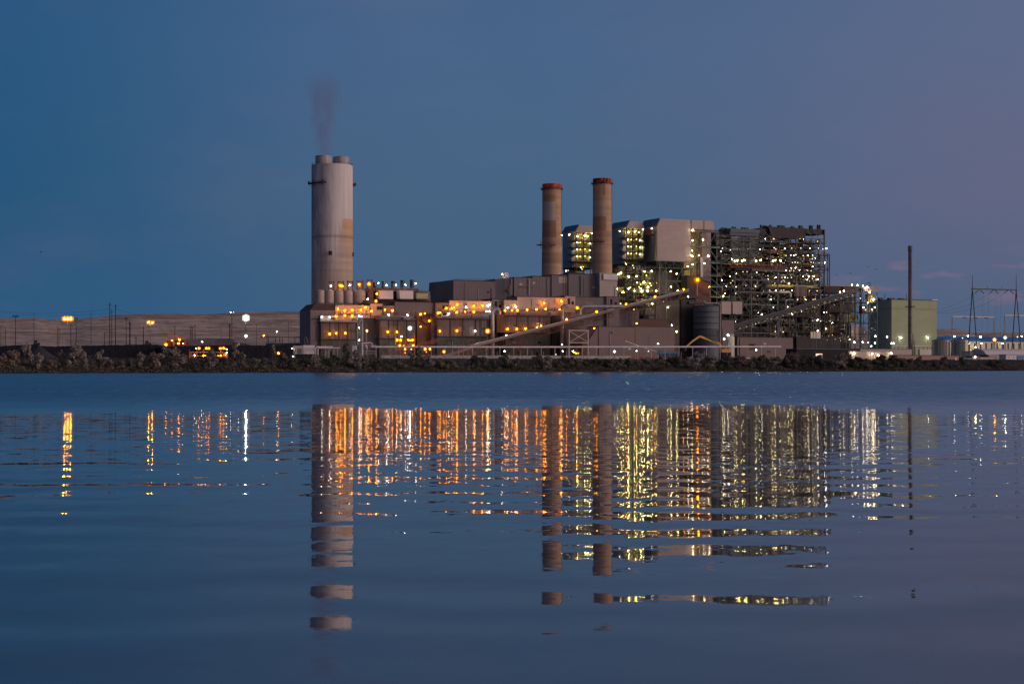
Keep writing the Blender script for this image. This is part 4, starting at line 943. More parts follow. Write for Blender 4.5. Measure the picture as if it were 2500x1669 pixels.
# ------------------------------------------------------------------ the long stepped building (upper grey building)
def upper_building():
    v = 205
    t = thing('duct_building', 'long stepped windowless grey building crossing behind the orange lamps, left end slanted', 'building', (upx(1107, v), v, G))
    segs = [(1107, 1209, 684.5, 'clad_mid', 205), (1255, 1300, 677.5, 'clad_mid', 200), (1300, 1347, 674.5, 'clad_mid', 200), (1347, 1388, 671.5, 'clad_mid', 199), (1388, 1463, 668.5, 'clad_grey', 198)]
    for x0, x1, y, m, vv in segs:
        u0, u1 = ub(x0, x1, vv); z1 = zz(x0, y, vv); MB().box(u0, u1, vv, vv + 30, G, z1).build('wall', m, t)
        MB().box(u0, u1, vv - .3, vv + 30, z1 + .01, z1 + .5).build('parapet', 'clad_dark', t)
    A = P(1047, 738, 225); B = P(1107, 738, 205); T0 = P(1063, 688, 222); T1 = P(1107, 686, 205)
    MB().hull([(A[0], A[1], G), (B[0] - .1, B[1], G), (B[0] - .1, 235, G), (A[0], 235, G)], [T0, (T1[0] - .1, T1[1], T1[2]), (T1[0] - .1, 235, T1[2]), (T0[0], 235, T0[2])]).build('slanted_end', 'clad_grey', t)
    C1 = P(1209, 684, 205); D1 = P(1255, 677, 200)
    MB().hull([(C1[0] + .1, 205.5, G), (D1[0] - .1, 202, G), (D1[0] - .1, 235, G), (C1[0] + .1, 235, G)], [(C1[0] + .1, 205.5, zz(1209, 681, 205)), (D1[0] - .1, 202, zz(1255, 678, 202)), (D1[0] - .1, 235, zz(1255, 678, 202)), (C1[0] + .1, 235, zz(1209, 681, 205))]).build('wall', 'clad_grey', t)
    for px in (1249, 1292): p = P(px, 690, 199); MB().box(p[0] - .25, p[0] + .25, 198.5, 199.2, zz(px, 720, 199), zz(px, 680, 199)).build('downpipe', 'galv', t)
    for px in (1345, 1382, 1418): p = P(px, 690, 197); MB().box(p[0] - .2, p[0] + .2, 197.3, 197.8, zz(px, 722, 199), zz(px, 674, 199)).build('downpipe', 'steel_dark', t)
    g = MB(); g.rail([P(1107, 684, 206), P(1209, 684, 206)], 1.0, .08, 4); g.build('handrail', 'steel_dark', t)
    t, u0, u1, z0, z1 = block('duct_house', 'paler grey box at the foot of the taller red-topped chimney', 'building', 1464, 1507, 667, 192, 30, 'clad_pale', 'clad_pale')
    MB().box(upx(1473, 191), upx(1508, 191), 190.6, 191.8, zz(1473, 682.5, 191), zz(1473, 668.5, 191)).build('bright_panel', 'clad_white', t)
    # white-lit pipes on the roof
    v = 210; t = thing('roof_pipes', 'cluster of pale upright pipes lit on the roof of the long grey building', 'pipes', P(1232, 679, v))
    for px, y in ((1229, 671), (1233, 668), (1237, 667), (1240, 667)): MB().tube(P(px, 681, v), P(px, y, v), .5, 8).build('pipe', 'pipe_pale', t)
    MB().path([P(1229, 671, v), P(1231, 667, v), P(1240, 667, v)], .45, 8).build('elbow', 'pipe_pale', t)
upper_building()
lamps('warm', [(1226, 669, 2.4)], 208, 'beside the pale roof pipes on the long grey building', 'roof lamp')

# ------------------------------------------------------------------ precipitator modules (lower tier)
def module(x0, x1, yt, yl, yb, v, label, streak='clad_streaky', basemat='base_concrete', d=26, slope_left=False):
    u0, u1 = ub(x0, x1, v); zt = zz(x0, yt, v); zl = zz(x0, yl, v); zb = zz(x0, yb, v)
    t = thing('precipitator', label, 'filter house', (u0, v, G), 'filter houses under the orange lamps')
    MB().box(u0, u1, v, v + d, zl, zt).build('upper_band', 'clad_pale' if slope_left else 'clad_mid', t)
    MB().box(u0 - .8, u1 + .8, v - 1.3, v + d, zl - .55, zl - .02).build('walkway', 'steel_dark', t)
    g = MB(); g.rail([(u0 - .8, v - 1.2, zl), (u1 + .8, v - 1.2, zl)], 1.1, .07, 2.5); g.build('handrail', 'steel_dark', t)
    MB().box(u0 + .3, u1 - .3, v + .4, v + d, zb, zl - .6).build('casing', streak, t)
    for i in range(5):
        x_ = u0 + .6 + (u1 - u0 - 1.2) * i / 4; MB().box(x_ - .2, x_ + .2, v, v + .38, zb, zl - .6).build('stiffener', 'steel_dark', t)
    MB().box(u0 - .2, u1 + .2, v - .8, v + d, zb - .5, zb - .02).build('ledge', 'steel_dark', t)
    MB().box(u0 + .6, u1 - .6, v + .8, v + d, G, zb - .55).build('base', basemat, t)
    for q in (.3, .7): x_ = u0 + (u1 - u0) * q; MB().box(x_ - .7, x_ + .7, v + .5, v + .78, G, G + 6).build('door', 'black', t)
    return t, u0, u1, zt, zl, zb
V1 = 160
tA, *_ = module(782, 872, 770, 785, 827, V1, 'leftmost streaked filter house with a sloping brown roof, below the wide grey chimney', slope_left=True)
module(925, 1017, 769, 779.5, 825, V1, 'second streaked filter house from the left, behind the glaring white lamp')
module(1066, 1194, 765, 776, 820, V1, 'third streaked filter house from the left, beside the glaring orange lamp')
module(1233, 1346, 760, 769, 811, V1, 'rightmost streaked filter house, partly cut off by the long conveyor')
def left_block():
    v = V1 + 3
    t = thing('filter_annex', 'tall plain end block with a slanting brown roof at the left end of the plant', 'building', (upx(757, v), v, G))
    k = K(760, v); u0, u1 = ub(758, 818, v); zt = zz(758, 757, v); zr = zz(775, 741, v)
    MB().ext([(u0, G), (u1, G), (u1, zt), (u0, zt)], v, v + 26).build('wall', 'clad_mid', t)
    MB().hull([(u0 - .2, v - .2, zt + .05), (upx(819, v), v - .2, zt + .05), (upx(819, v), v + 26, zt + .05), (u0 - .2, v + 26, zt + .05)],
              [(upx(774, v), v + 5, zr), (upx(819, v), v + 5, zr), (upx(819, v), v + 25, zr), (upx(774, v), v + 25, zr)]).build('roof', 'roof_brown', t)
    MB().box(u0 - .4, u1, v - .3, v - .02, zz(758, 780, v), zz(758, 777, v)).build('belt', 'steel_dark', t)
    t = thing('pipe_tangle', 'dark tangle of small steelwork left of the plant end block', 'steelwork', (upx(745, v), v, G)); rnd = random.Random(4)
    for i in range(16):
        a = P(rnd.uniform(741, 756), rnd.uniform(820, 845), v); b_ = P(rnd.uniform(741, 756), rnd.uniform(820, 850), v + rnd.uniform(-3, 3)); MB().tube(a, b_, .25, 4).build('bar', 'steel', t)
    for px in (742, 748, 755): p = P(px, 820, v); MB().box(p[0] - .2, p[0] + .2, v - .2, v + .2, G, p[2]).build('post', 'steel_dark', t)
left_block()
# upper tier strips
def tiers():
    L = [(819, 903, 744, 769, 'clad_pale', 'pale strip wall over the leftmost filter house, carrying a row of orange lamps'),
         (905, 934, 741, 771, 'clad_pale', 'pale penthouse with two small dark windows above the glowing lamp post'),
         (936, 963, 746, 770, 'clad_mid', 'small low wall between two penthouses, lit by two lamps'),
         (964, 1062, 737, 768, 'clad_grey', 'wide plain grey strip wall over the second filter house'),
         (1063, 1096, 739, 770, 'clad_mid', 'short wall with two little windows left of the third lamp strip'),
         (1097, 1200, 733, 764, 'clad_pale', 'pale strip wall over the third filter house, with the brightest upper lamps'),
         (1201, 1229, 730, 766, 'clad_grey', 'narrow stair penthouse with dark openings between two filter houses'),
         (1231, 1262, 732, 762, 'clad_pale', 'short pale wall right of the stair penthouse'),
         (1263, 1379, 724, 757, 'clad_pale', 'pale strip wall over the rightmost filter house'),
         (1380, 1405, 722.5, 757, 'clad_pale', 'box-like penthouse with square dark openings, right of the last lamp strip'),
         (1406, 1480, 725, 765, 'clad_grey', 'plain dim wall behind the bent grey duct'),
         (1481, 1512, 724, 765, 'clad_mid', 'penthouse at the right end of the wall row, lit red on one side')]
    for x0, x1, y, yb, m, lab in L:
        v = V1 + 9 + (3 if m == 'clad_grey' else 0) + (x0 % 2)
        t, u0, u1, z0, z1 = block('strip_wall', lab, 'building', x0, x1, y, v, 20, m, 'clad_dark', None, 'upper walls of the filter houses', .35)
        if x1 - x0 < 40 and x0 not in (936, 1231):
            for q in ((.35, .75), (.35, .35), (.72, .75)) if x0 > 1200 else ((.62, .3), (.85, .3)):
                w_ = 1.0; x_ = u0 + (u1 - u0) * q[0]; z_ = z1 - (6 * (q[1]) if x0 > 1200 else 2.2) - 1
                MB().box(x_ - w_, x_ + w_, v - .25, v - .03, z_ - 1.2, z_ + 1.2).build('window', 'black', t)
tiers()
def gap_ducts():
    v = V1 + 6
    t = thing('duct', 'orange-lit duct casing between the second and third filter houses', 'duct', (upx(1018, v), v, G), 'ducts between the filter houses')
    MB().box(*ub(1018, 1064, v), v, v + 15, G, zz(1018, 770, v)).build('casing', 'clad_brown', t)
    g = MB(); g.tube(P(1024, 778, v - 1), P(1045, 793, v - 1), .35, 4); g.tube(P(1030, 776, v - 1), P(1052, 762, v - 1), .7, 4); g.build('stair', 'steel_dark', t)
    MB().box(upx(1050, v), upx(1060, v), v - 3, v - .1, G, zz(1050, 772, v)).build('shaft', 'clad_mid', t)
    t = thing('duct', 'tall grey upright duct and brown box between the third and fourth filter houses', 'duct', (upx(1196, v), v, G), 'ducts between the filter houses')
    c = P(1200.5, 770, v - 4); MB().lathe((c[0], v - 4), [(2.3, G), (2.3, zz(1200, 764, v))], 18).build('upright', 'pipe_grey', t, smooth=True)
    MB().box(*ub(1209, 1230, v - 3), v - 6, v - 2, zz(1209, 812, v), zz(1209, 768, v)).build('box_duct', 'steel_rust', t)
    MB().path([(c[0], v - 4, zz(1200, 764, v)), P(1203, 757, v - 4), P(1211, 754, v - 4), P(1218, 758, v - 4), P(1218, 768, v - 4)], 2.0, 12).build('bend', 'pipe_grey', t, smooth=True)
    for px in (1210, 1228): p = P(px, 800, v - 4); MB().box(p[0] - .3, p[0] + .3, v - 5, v - 4.4, G, zz(px, 812, v)).build('leg', 'steel_dark', t)
    t = thing('duct', 'round upright grey duct at the right end of the last filter house', 'duct', (upx(1372, v), v, G), 'ducts between the filter houses')
    MB().path([P(1385, 746, v - 6), P(1377, 748, v - 6), P(1372, 755, v - 6), (P(1372, 790, v - 6)[0], v - 6, G)], 1.7, 12).build('pipe', 'pipe_grey', t, smooth=True)
    t = thing('duct', 'large horizontal grey duct bending down behind the long conveyor', 'duct', (upx(1418, v), v - 8, G), 'ducts between the filter houses')
    MB().path([P(1520, 748, v - 8), P(1425, 748, v - 8), P(1418, 751, v - 8), P(1415, 757, v - 8), P(1415, 768, v - 8)], 1.6, 12).build('pipe', 'pipe_grey', t, smooth=True)
    t, *_ = block('filter_annex', 'plain pinkish block under the horizontal grey duct', 'building', 1378, 1447, 764, v - 2, 14, 'clad_mid', 'clad_dark')
    t, *_ = block('filter_annex', 'dark round-cornered block behind the last filter house, cut by the conveyor', 'building', 1347, 1377, 771, v - 1, 14, 'clad_dark', 'steel_dark')
    # shafts in gap one
    t, *_ = block('filter_annex', 'dark recessed block between the first and second filter houses', 'building', 873, 924, 778, v + 1, 12, 'clad_grey', 'steel_dark')
    g = MB(); a = upx(881, v - 3)
    for y in (778, 795, 812, 830): z_ = zz(875, y, v - 3); g.box(upx(872, v - 3), upx(884, v - 3), v - 4, v - 1, z_ - .3, z_); g.rail([(upx(872, v - 3), v - 4, z_), (upx(884, v - 3), v - 4, z_)], 1.1, .1, 2)
    for px in (872, 884): p = P(px, 800, v - 3); g.box(p[0] - .25, p[0] + .25, v - 4, v - 3.5, G, zz(px, 765, v))
    g.tube(P(873, 795, v - 3), P(883, 779, v - 3), .3, 4); g.tube(P(883, 812, v - 3), P(873, 796, v - 3), .3, 4); g.tube(P(884, 777, v - 5), P(894, 757, v - 5), .6, 4)
    tag(g.build('stair_tower', 'galv', base=(a, v - 3, G)), 'open stair tower between the first and second filter houses', 'stair tower')
gap_ducts()
def facade_details():
    rnd = random.Random(51)
    for o in [q for q in bpy.data.objects if q.name.split('.')[0] in ('precipitator', 'strip_wall', 'duct_building', 'filter_annex', 'duct_house', 'long_shed', 'middle_block', 'pump_house')]:
        b0 = o['_b']; walls = [c for c in o.children if c.name.split('.')[0] in ('wall', 'base', 'upper_band', 'casing')]
        for wl in walls:
            vs = [q.co for q in wl.data.vertices]; x0, x1 = min(q.x for q in vs), max(q.x for q in vs); z0, z1 = min(q.z for q in vs), max(q.z for q in vs); y0 = min(q.y for q in vs)
            if max(q.y for q in vs if q.x < x0 + .01) > y0 + 60 or x1 - x0 < 6: continue
            x0 += b0[0]; x1 += b0[0]; z0 += b0[2]; z1 += b0[2]; y0 += b0[1]; base_ = max(z0, G); big = (x1 - x0) * (z1 - base_) > 500
            isb = wl.name.startswith('base'); cas = wl.name.startswith('casing')
            lowz = base_ if not o.name.startswith('duct_building') else z1 - 20
            for q in range(int((x1 - x0) / 11) + 1):
                xx = rnd.uniform(x0 + 1, x1 - 1); kd = rnd.random(); hz = z1 - lowz
                if kd < .34: w_ = rnd.uniform(.8, 2); zc = rnd.uniform(lowz + hz * .3, z1 - hz * .15); MB().box(max(x0, xx - w_), min(x1, xx + w_), y0 - .16, y0 - .03, zc - .8, zc + .8).build('louvre', rnd.choice(('steel_dark', 'black', 'galv')), o)
                elif kd < .62: MB().tube((xx, y0 - .25, lowz), (xx, y0 - .25, z1 - rnd.uniform(0, hz * .3)), rnd.choice((.14, .2, .28)), 5).build('downpipe', rnd.choice(('galv', 'pipe_grey', 'steel_dark', 'steel_rust')), o)
                elif kd < .8: zc = rnd.uniform(lowz + hz * .4, z1 - hz * .1); xe = min(x1, xx + rnd.uniform(6, 20)); MB().tube((xx, y0 - .3, zc), (xe, y0 - .3, zc), .16, 5).build('conduit', rnd.choice(('galv', 'steel_dark', 'steel_rust')), o)
                else:
                    w_ = rnd.uniform(1.5, 4); zc = rnd.uniform(lowz + hz * .2, z1 - hz * .3); MB().box(max(x0 + .1, xx - w_), min(x1 - .1, xx + w_), y0 - .07, y0 - .02, zc, min(z1 - .2, zc + rnd.uniform(2, hz * .5))).build('patch_sheet', rnd.choice(('clad_mid', 'clad_rose', 'clad_grey', 'clad_pale', 'clad_brown')), o)
def roof_clutter():
    rnd = random.Random(8)
    for x0, x1, y, lab in ((826, 905, 770, 'rooftop pipes and lamp brackets over the first filter house'), (1070, 1190, 765, 'rooftop pipes over the third filter house'), (1236, 1366, 759, 'rooftop pipes over the rightmost filter house'), (930, 1015, 769, 'rooftop pipes over the second filter house')):
        v = V1 + 4; t = thing('rooftop_pipework', lab, 'pipework', P(x0, y, v), 'rooftop pipework')
        a, b_ = P(x0, y - 2, v), P(x1, y - 2, v); MB().tube(a, b_, .35, 6).build('header_pipe', 'pipe_grey', t)
        g = MB(); g.rail([P(x0, y, v - 3), P(x1, y, v - 3)], 1.3, .1, 2.6); g.build('handrail', 'steel_dark', t)
        for i in range(int((x1 - x0) / 6)):
            px = rnd.uniform(x0, x1); h = rnd.uniform(3, 10); MB().tube(P(px, y, v), P(px, y - h, v), rnd.uniform(.12, .35), 5).build('upright', rnd.choice(('steel_dark', 'pipe_grey', 'steel_rust')), t)
roof_clutter()

G1, G2, G3, G4 = ['lamps of the %s filter house' % q for q in ('leftmost', 'second', 'third', 'rightmost')]
lamps('orange', [(825, 754, 2.6), (842, 758, 2.9), (860, 757, 3), (881, 756, 2.8), (892, 750, 2.6), (907, 759, 2.8)], V1 + 7, 'in the upper row above the leftmost filter house', G1)
lamps('orange', [(821, 772, 2.5), (842, 770, 2.2), (860, 771, 2.2)], V1 - 1.6, 'in the middle row of the leftmost filter house', G1)
lamps('white', [(786, 773, 2.2), (805, 774, 2.4), (877, 771, 2.2), (882, 772, 1.8)], V1 - 1.6, 'in the middle row of the leftmost filter house', G1)
lamps('orange', [(805, 815, 2.7), (821, 813, 2.2), (843, 813, 2.4)], V1 - 1.6, 'in the bottom row of the leftmost filter house', G1)
lamps('white', [(877, 800, 1.4), (877, 830, 1.8), (898, 730, 2)], V1 - 2, 'on the stair tower between the first two filter houses', G1)
lamps('orange', [(940, 756, 1.8), (958, 758, 2.8), (920, 717, 2.4), (918, 735, 2.8)], V1 + 6, 'on the penthouses between the first two filter houses', G2)
lamps('white', [(949, 768, 2.2), (995, 769, 2.3)], V1 - 1.6, 'in the upper row of the second filter house', G2)
lamps('orange', [(947, 810, 2.4), (969, 810, 2.3)], V1 - 1.6, 'in the bottom row of the second filter house', G2)
lamps('orange', [(1027, 767, 2.9), (1037, 765, 1.8), (1048, 783, 2.4), (1027, 797, 2)], V1 + 1.5, 'in the gap between the second and third filter houses', G2)
lamps('orange', [(1090, 752, 2.9), (1103, 752, 2.3), (1108, 751, 2), (1116, 743, 3.5), (1157, 747, 3), (1178, 746, 3)], V1 + 7, 'in the upper row above the third filter house', G3)
lamps('white', [(1138, 750, 2.6), (1192, 746, 2.6), (1196, 743, 1.8)], V1 + 7, 'in the upper row above the third filter house', G3)
lamps('orange', [(1069, 764, 2.6), (1074, 763, 2.2), (1115, 762, 2.6), (1136, 761, 2), (1157, 761, 2.4)], V1 - 1.6, 'in the middle row of the third filter house', G3)
lamps('white', [(1096, 765, 2.6), (1188, 760, 1.8), (1192, 760, 1.6), (1196, 760, 1.6)], V1 - 1.6, 'in the middle row of the third filter house', G3)
lamps('orange', [(1074, 808, 2.4), (1116, 807, 2.6)], V1 - 1.6, 'in the bottom row of the third filter house', G3)
lamps('white', [(1160, 808, 2.6)], V1 - 1.6, 'in the bottom row of the third filter house', G3)
lamps('orange', [(1257, 745, 2.4), (1328, 740, 3.2), (1370, 735, 4)], V1 + 7, 'in the upper row above the rightmost filter house', G4)
lamps('white', [(1240, 751, 2.2), (1260, 749, 2.2)], V1 + 7, 'in the upper row above the rightmost filter house', G4)
lamps('orange', [(1233, 758, 2.6), (1250, 757, 2.3), (1263, 757, 2.4), (1287, 756, 2.4), (1310, 755, 2.4), (1332, 754, 2.4), (1366, 755, 1.8), (1409, 751, 3)], V1 - 1.6, 'in the middle row of the rightmost filter house', G4)
lamps('orange', [(1239, 803, 2.8), (1262, 803, 2.4), (1283, 802, 2.9), (1311, 799, 2.4), (1321, 795, 2)], V1 - 1.6, 'in the bottom row of the rightmost filter house', G4)
lamps('orange', [(1451, 801, 2), (1554.5, 789, 2)], 118, 'behind the legs of the long conveyor', 'lamps under the long conveyor')

# ------------------------------------------------------------------ silos and roof units on the left
def left_roof():
    v = 178
    for i, (a, b_) in enumerate(((770, 792), (792.5, 815), (815.5, 838), (838.5, 861), (861.5, 893))):
        c = P((a + b_) / 2, 740, v); k = K(a, v); r = (b_ - a) / 2 * k * .985; z1 = zz(a, 709, v); z0 = zz(a, 739.5, v)
        t = thing('storage_bin', ('%s round steel bin from the left in front of the wide grey chimney' % ORD[i + 1]) if i < 4 else 'widest round steel bin, rightmost in front of the wide grey chimney', 'bin', (c[0], v, z0 - .6), 'round bins in front of the wide chimney')
        MB().lathe((c[0], v), [(r, z0), (r, z1), (r * .3, z1 + .8)], 28).build('shell', 'clad_pale', t, smooth=True)
        MB().box(c[0] - r, c[0] + r, v - r * .6, v + r, z0 - 14, z0 - .05).build('plinth', 'clad_mid', t)
    for i, (a, b_, y) in enumerate(((804, 815, 686), (826, 838, 686), (849, 861, 685), (873, 886, 684), (897, 908, 682))):
        vv = v - 2; t = thing('bin_gantry', '%s small steel gantry from the left on top of the round bins' % ORD[i + 1], 'gantry', P(a, 710, vv), 'gantries on the round bins')
        for px in (a, b_): p = P(px, 710, vv); MB().box(p[0] - .5, p[0] + .5, vv - .5, vv + .5, p[2] - .5, zz(px, y, vv)).build('post', 'steel_rust', t)
        p, q = P(a, y, vv), P(b_, y + 12, vv); MB().box(p[0], q[0], vv - .4, vv + .4, p[2] - 1.2, p[2] - .5).build('beam', 'steel_dark', t)
        MB().box(p[0] + .6, q[0] - .6, vv + 1.5, vv + 3.5, zz(a, 710, vv), q[2]).build('motor_box', 'galv', t)
        MB().tube(P(a, 710, vv), P(b_, y + 10, vv), .25, 4).build('brace', 'steel_rust', t)
    # dark intake hoods
    for i, (a, b_, y) in enumerate(((911, 919, 689), (932, 941, 687), (955, 964, 686), (977.5, 987, 684), (1001, 1011, 683))):
        vv = 182; p = P(a, y, vv); q = P(b_, 702, vv); t = thing('exhaust_stub', '%s short dark exhaust stub from the left on the brown roof deck' % ORD[i + 1], 'exhaust', P(a, 702, vv), 'dark exhaust stubs')
        MB().lathe(((p[0] + q[0]) / 2, vv), [((q[0] - p[0]) / 2, q[2] - .2), ((q[0] - p[0]) / 2, p[2] - .5), ((q[0] - p[0]) / 2 * 1.15, p[2] - .4), ((q[0] - p[0]) / 2 * 1.15, p[2])], 16).build('pipe', 'steel_dark', t, smooth=True)
    vv = 180; t = thing('roof_deck', 'brown roof deck carrying the dark exhaust stubs', 'roof deck', (upx(905, vv), vv, G))
    MB().box(*ub(905, 1022, vv), vv, vv + 12, zz(905, 710, vv), zz(905, 702, vv)).build('deck', 'steel_rust', t)
    MB().box(*ub(905, 1045, vv), vv + 2, vv + 12, G, zz(905, 710.2, vv)).build('lower_wall', 'clad_dark', t)
    for i, (a, b_, lab, m) in enumerate(((926, 960, 'left one of two bright white boxes under the brown roof deck', 'clad_white'), (976, 1009, 'right one of two bright white boxes under the brown roof deck', 'clad_white'), (1017, 1045, 'green box right of the two bright white boxes', 'clad_green'))):
        v2 = 172; t = thing('equipment_box', lab, 'box', P(a, 730, v2), 'boxes under the roof deck')
        y0, y1 = (709, 729) if i < 2 else (716, 729)
        MB().box(*ub(a, b_, v2), v2, v2 + 7, zz(a, y1, v2), zz(a, y0, v2)).build('body', m, t)
        MB().box(upx(a, v2) - .3, upx(b_, v2) + .3, v2 - .3, v2 + 7.3, zz(a, y0, v2) + .02, zz(a, y0, v2) + .35).build('roof', 'galv', t)
        MB().box(upx(a, v2), upx(b_, v2), v2 - .2, v2 + 7, zz(a, y1 + 2.5, v2), zz(a, y1, v2) - .05).build('skid', 'steel_dark', t)
    vv = 176; t, *_ = block('equipment_deck', 'dark plant deck under the white boxes', 'building', 908, 1050, 732, vv, 10, 'clad_dark', 'steel_rust', None, None, .3)
    t = thing('side_annex', 'pale sloping-roofed annex left of the slanted grey end wall', 'building', (upx(1022, 190), 190, G))
    MB().ext([(upx(1020, 190), zz(1020, 738, 190)), (upx(1052, 190), zz(1020, 738, 190)), (upx(1050, 190), zz(1020, 710, 190)), (upx(1022, 190), zz(1020, 708, 190))], 190, 200).build('wall', 'clad_mid', t)
    c = P(905, 720, 178); t = thing('bin_duct', 'curved dark duct at the right of the round bins', 'duct', (c[0], 176, G))
    MB().path([P(889, 708, 174), P(895, 710, 174), P(898, 716, 174), P(898, 738, 174)], .6, 8).build('pipe', 'steel_dark', t, smooth=True)
    MB().box(*ub(900, 912, 175), 175, 178, zz(900, 745, 175), zz(900, 706, 175)).build('casing', 'steel_rust', t)
    MB().box(*ub(886, 908, 174), 172, 174, zz(886, 742, 174), zz(886, 733, 174)).build('platform', 'steel_dark', t)
left_roof()
lamps('white', [(808, 698, 2.4), (854, 696, 2.4)], 175, 'between the gantries on the round bins', 'lamps on the round bins')
lamps('orange', [(831, 697, 3.2), (877, 694, 2.8), (901, 693, 3.4), (836, 698, 2)], 175, 'between the gantries on the round bins', 'lamps on the round bins')
lamps('white', [(924, 691, 2), (944, 696, 2.6), (967, 696, 2.2), (990, 695, 2), (1015, 692, 2.2)], 179, 'beside the dark exhaust stubs', 'lamps by the exhaust stubs')

# ------------------------------------------------------------------ low buildings behind the pipe line, between 1380 and 1830
def mid_low():
    t, *_ = block('long_shed', 'long pinkish windowless shed below the long conveyor, left end sloping', 'shed', 1462, 1550, 797, 128, 18, 'clad_rose', 'clad_dark')
    MB().hull([(upx(1436, 128), 128.5, G + 2), (upx(1461.5, 128), 128.5, G), (upx(1461.5, 128), 146, G), (upx(1436, 128), 146, G + 2)],
              [(upx(1438, 128), 128.5, zz(1440, 832, 128)), (upx(1461.5, 128), 128.5, zz(1462, 797, 128)), (upx(1461.5, 128), 146, zz(1462, 797, 128)), (upx(1438, 128), 146, zz(1440, 832, 128))]).build('bevelled_end', 'clad_mid', t)
    block('long_shed', 'long grey shed joined to the right of the pinkish one under the conveyor', 'shed', 1551, 1647, 797, 132, 16, 'clad_rose', 'clad_dark')
    block('middle_block', 'dim wall with a rusty red stain above the long grey shed', 'building', 1561, 1630, 779, 190, 12, 'clad_brown', 'clad_dark')
    block('middle_block', 'plain grey block behind the conveyor trestle', 'building', 1478, 1560, 757, 185, 14, 'clad_grey', 'clad_dark')
    block('pump_house', 'ribbed pinkish shed between the silo pipe and the second conveyor', 'shed', 1762, 1792, 781, 200, 14, 'clad_rose', 'clad_dark')
    block('pump_house', 'low wide pale pink shed beneath the dark boiler frame', 'shed', 1800, 1936, 823, 195, 18, 'clad_rose', 'clad_dark')
    for a, b_, lab in ((1762, 1785, 'left one of two pale hanging boxes between the silo and the dark frame'), (1789, 1812, 'right one of two pale hanging boxes between the silo and the dark frame')):
        v = 236; t = thing('hanging_box', lab, 'box', (upx(a, v), v, G))
        MB().box(*ub(a, b_, v), v, v + 6, zz(a, 766, v), zz(a, 735.5, v)).build('body', 'clad_pink', t)
        for px in (a + 1, b_ - 1): p = P(px, 800, v); MB().box(p[0] - .4, p[0] + .4, v + 1, v + 1.8, G, zz(px, 766, v)).build('leg', 'steel_dark', t)
        MB().box(upx(a, v) - .3, upx(b_, v) + .3, v - .3, v + 6.2, zz(a, 735.5, v) + .02, zz(a, 734, v)).build('roof', 'steel_dark', t)
    v = 150; c = P(1784, 832, v); t = thing('small_tank', 'small grey green upright tank at the foot of the second conveyor', 'tank', (c[0], v, G)); r = 9 * K(1784, v)
    MB().lathe((c[0], v), [(r, G), (r, zz(1784, 822, v)), (r * .4, zz(1784, 819, v))], 22).build('shell', 'tank_cream', t, smooth=True)
    # orange lit portal frame
    v = 112; t = thing('steel_portal', 'steel portal frame glowing orange under the long conveyor', 'steel frame', (upx(1390, v), v, G))
    for px in (1390, 1436): p = P(px, 800, v); MB().box(p[0] - .4, p[0] + .4, v, v + .8, G, zz(px, 805, v)).build('column', 'galv', t)
    for y in (805, 835): p = P(1390, y, v); MB().box(p[0], upx(1436, v), v + .1, v + .7, p[2] - .7, p[2]).build('beam', 'galv', t)
    MB().tube(P(1392, 809, v), P(1434, 834, v), .28, 4).build('brace', 'galv', t); MB().tube(P(1434, 809, v), P(1392, 834, v), .28, 4).build('brace', 'galv', t)
    MB().box(*ub(1380, 1436, v + 12), v + 10, v + 11, G, zz(1380, 806, v + 12)).build('back_sheet', 'clad_brown', t)
    c = P(1416, 815, v + 6); MB().lathe((c[0], v + 6), [(.6, G + 3), (3.4, G + 14)], 4).build('hopper', 'steel_rust', t)
    # orange yard mast frames under module B
    v = 130; rnd = random.Random(6); t = thing('yard_gantry', 'rusty yard gantry crowded with orange lamps below the second filter house', 'gantry', (upx(965, v), v, G))
    for px in (966, 978, 990, 1006, 1012): p = P(px, 830, v); MB().box(p[0] - .25, p[0] + .25, v - .25, v + .25, G, zz(px, 822 - (px % 3) * 4, v)).build('post', 'steel_orange', t)
    for y in (828, 840, 852): p = P(964, y, v); MB().box(p[0], upx(1014, v), v - .2, v + .2, p[2] - .35, p[2]).build('beam', 'steel_orange', t)
    for i in range(8): MB().tube(P(rnd.uniform(966, 1012), 828, v), P(rnd.uniform(966, 1012), 855, v), .16, 4).build('brace', 'steel_rust', t)
    t = thing('slender_conveyor', 'low rusty lattice boom lying right of the yard gantry', 'conveyor', (upx(1020, v), v, G))
    g = MB(); truss(g, P(1018, 848, v), P(1068, 834, v), 2.2, 14, .2); g.build('truss', 'steel_orange', t); g = MB(); truss(g, P(1018, 848, v + 2), P(1068, 834, v + 2), 2.2, 14, .2); g.build('truss', 'steel_rust', t)
    for px, y in ((1030, 848), (1058, 840)): p = P(px, y, v); MB().box(p[0] - .2, p[0] + .2, v - .2, v + 2.2, G, p[2]).build('leg', 'steel_rust', t)
    v = 100
    t = thing('pipe_portal', 'small rusty pipe portal left of the long conveyor foot', 'steel frame', (upx(1141, v), v, G))
    for px in (1130, 1142, 1156): p = P(px, 830, v); MB().box(p[0] - .2, p[0] + .2, v - .2, v + .2, G, zz(px, 828 if px > 1130 else 832, v)).build('post', 'steel_orange', t)
    MB().box(upx(1142, v), upx(1156, v), v - .2, v + .2, zz(1142, 829.5, v), zz(1142, 828, v)).build('beam', 'steel_orange', t)
mid_low()
facade_details()
lamps('orange', [(970, 830, 3), (978, 830, 3), (997, 830, 1.9), (1001, 831, 1.6), (1007, 830, 2.2)], 128, 'in the upper row of the rusty yard gantry', 'lamps of the yard gantry')
lamps('orange', [(976, 843, 2.5), (986, 843, 1.4), (1009, 843, 2.5)], 128, 'in the middle row of the rusty yard gantry', 'lamps of the yard gantry')
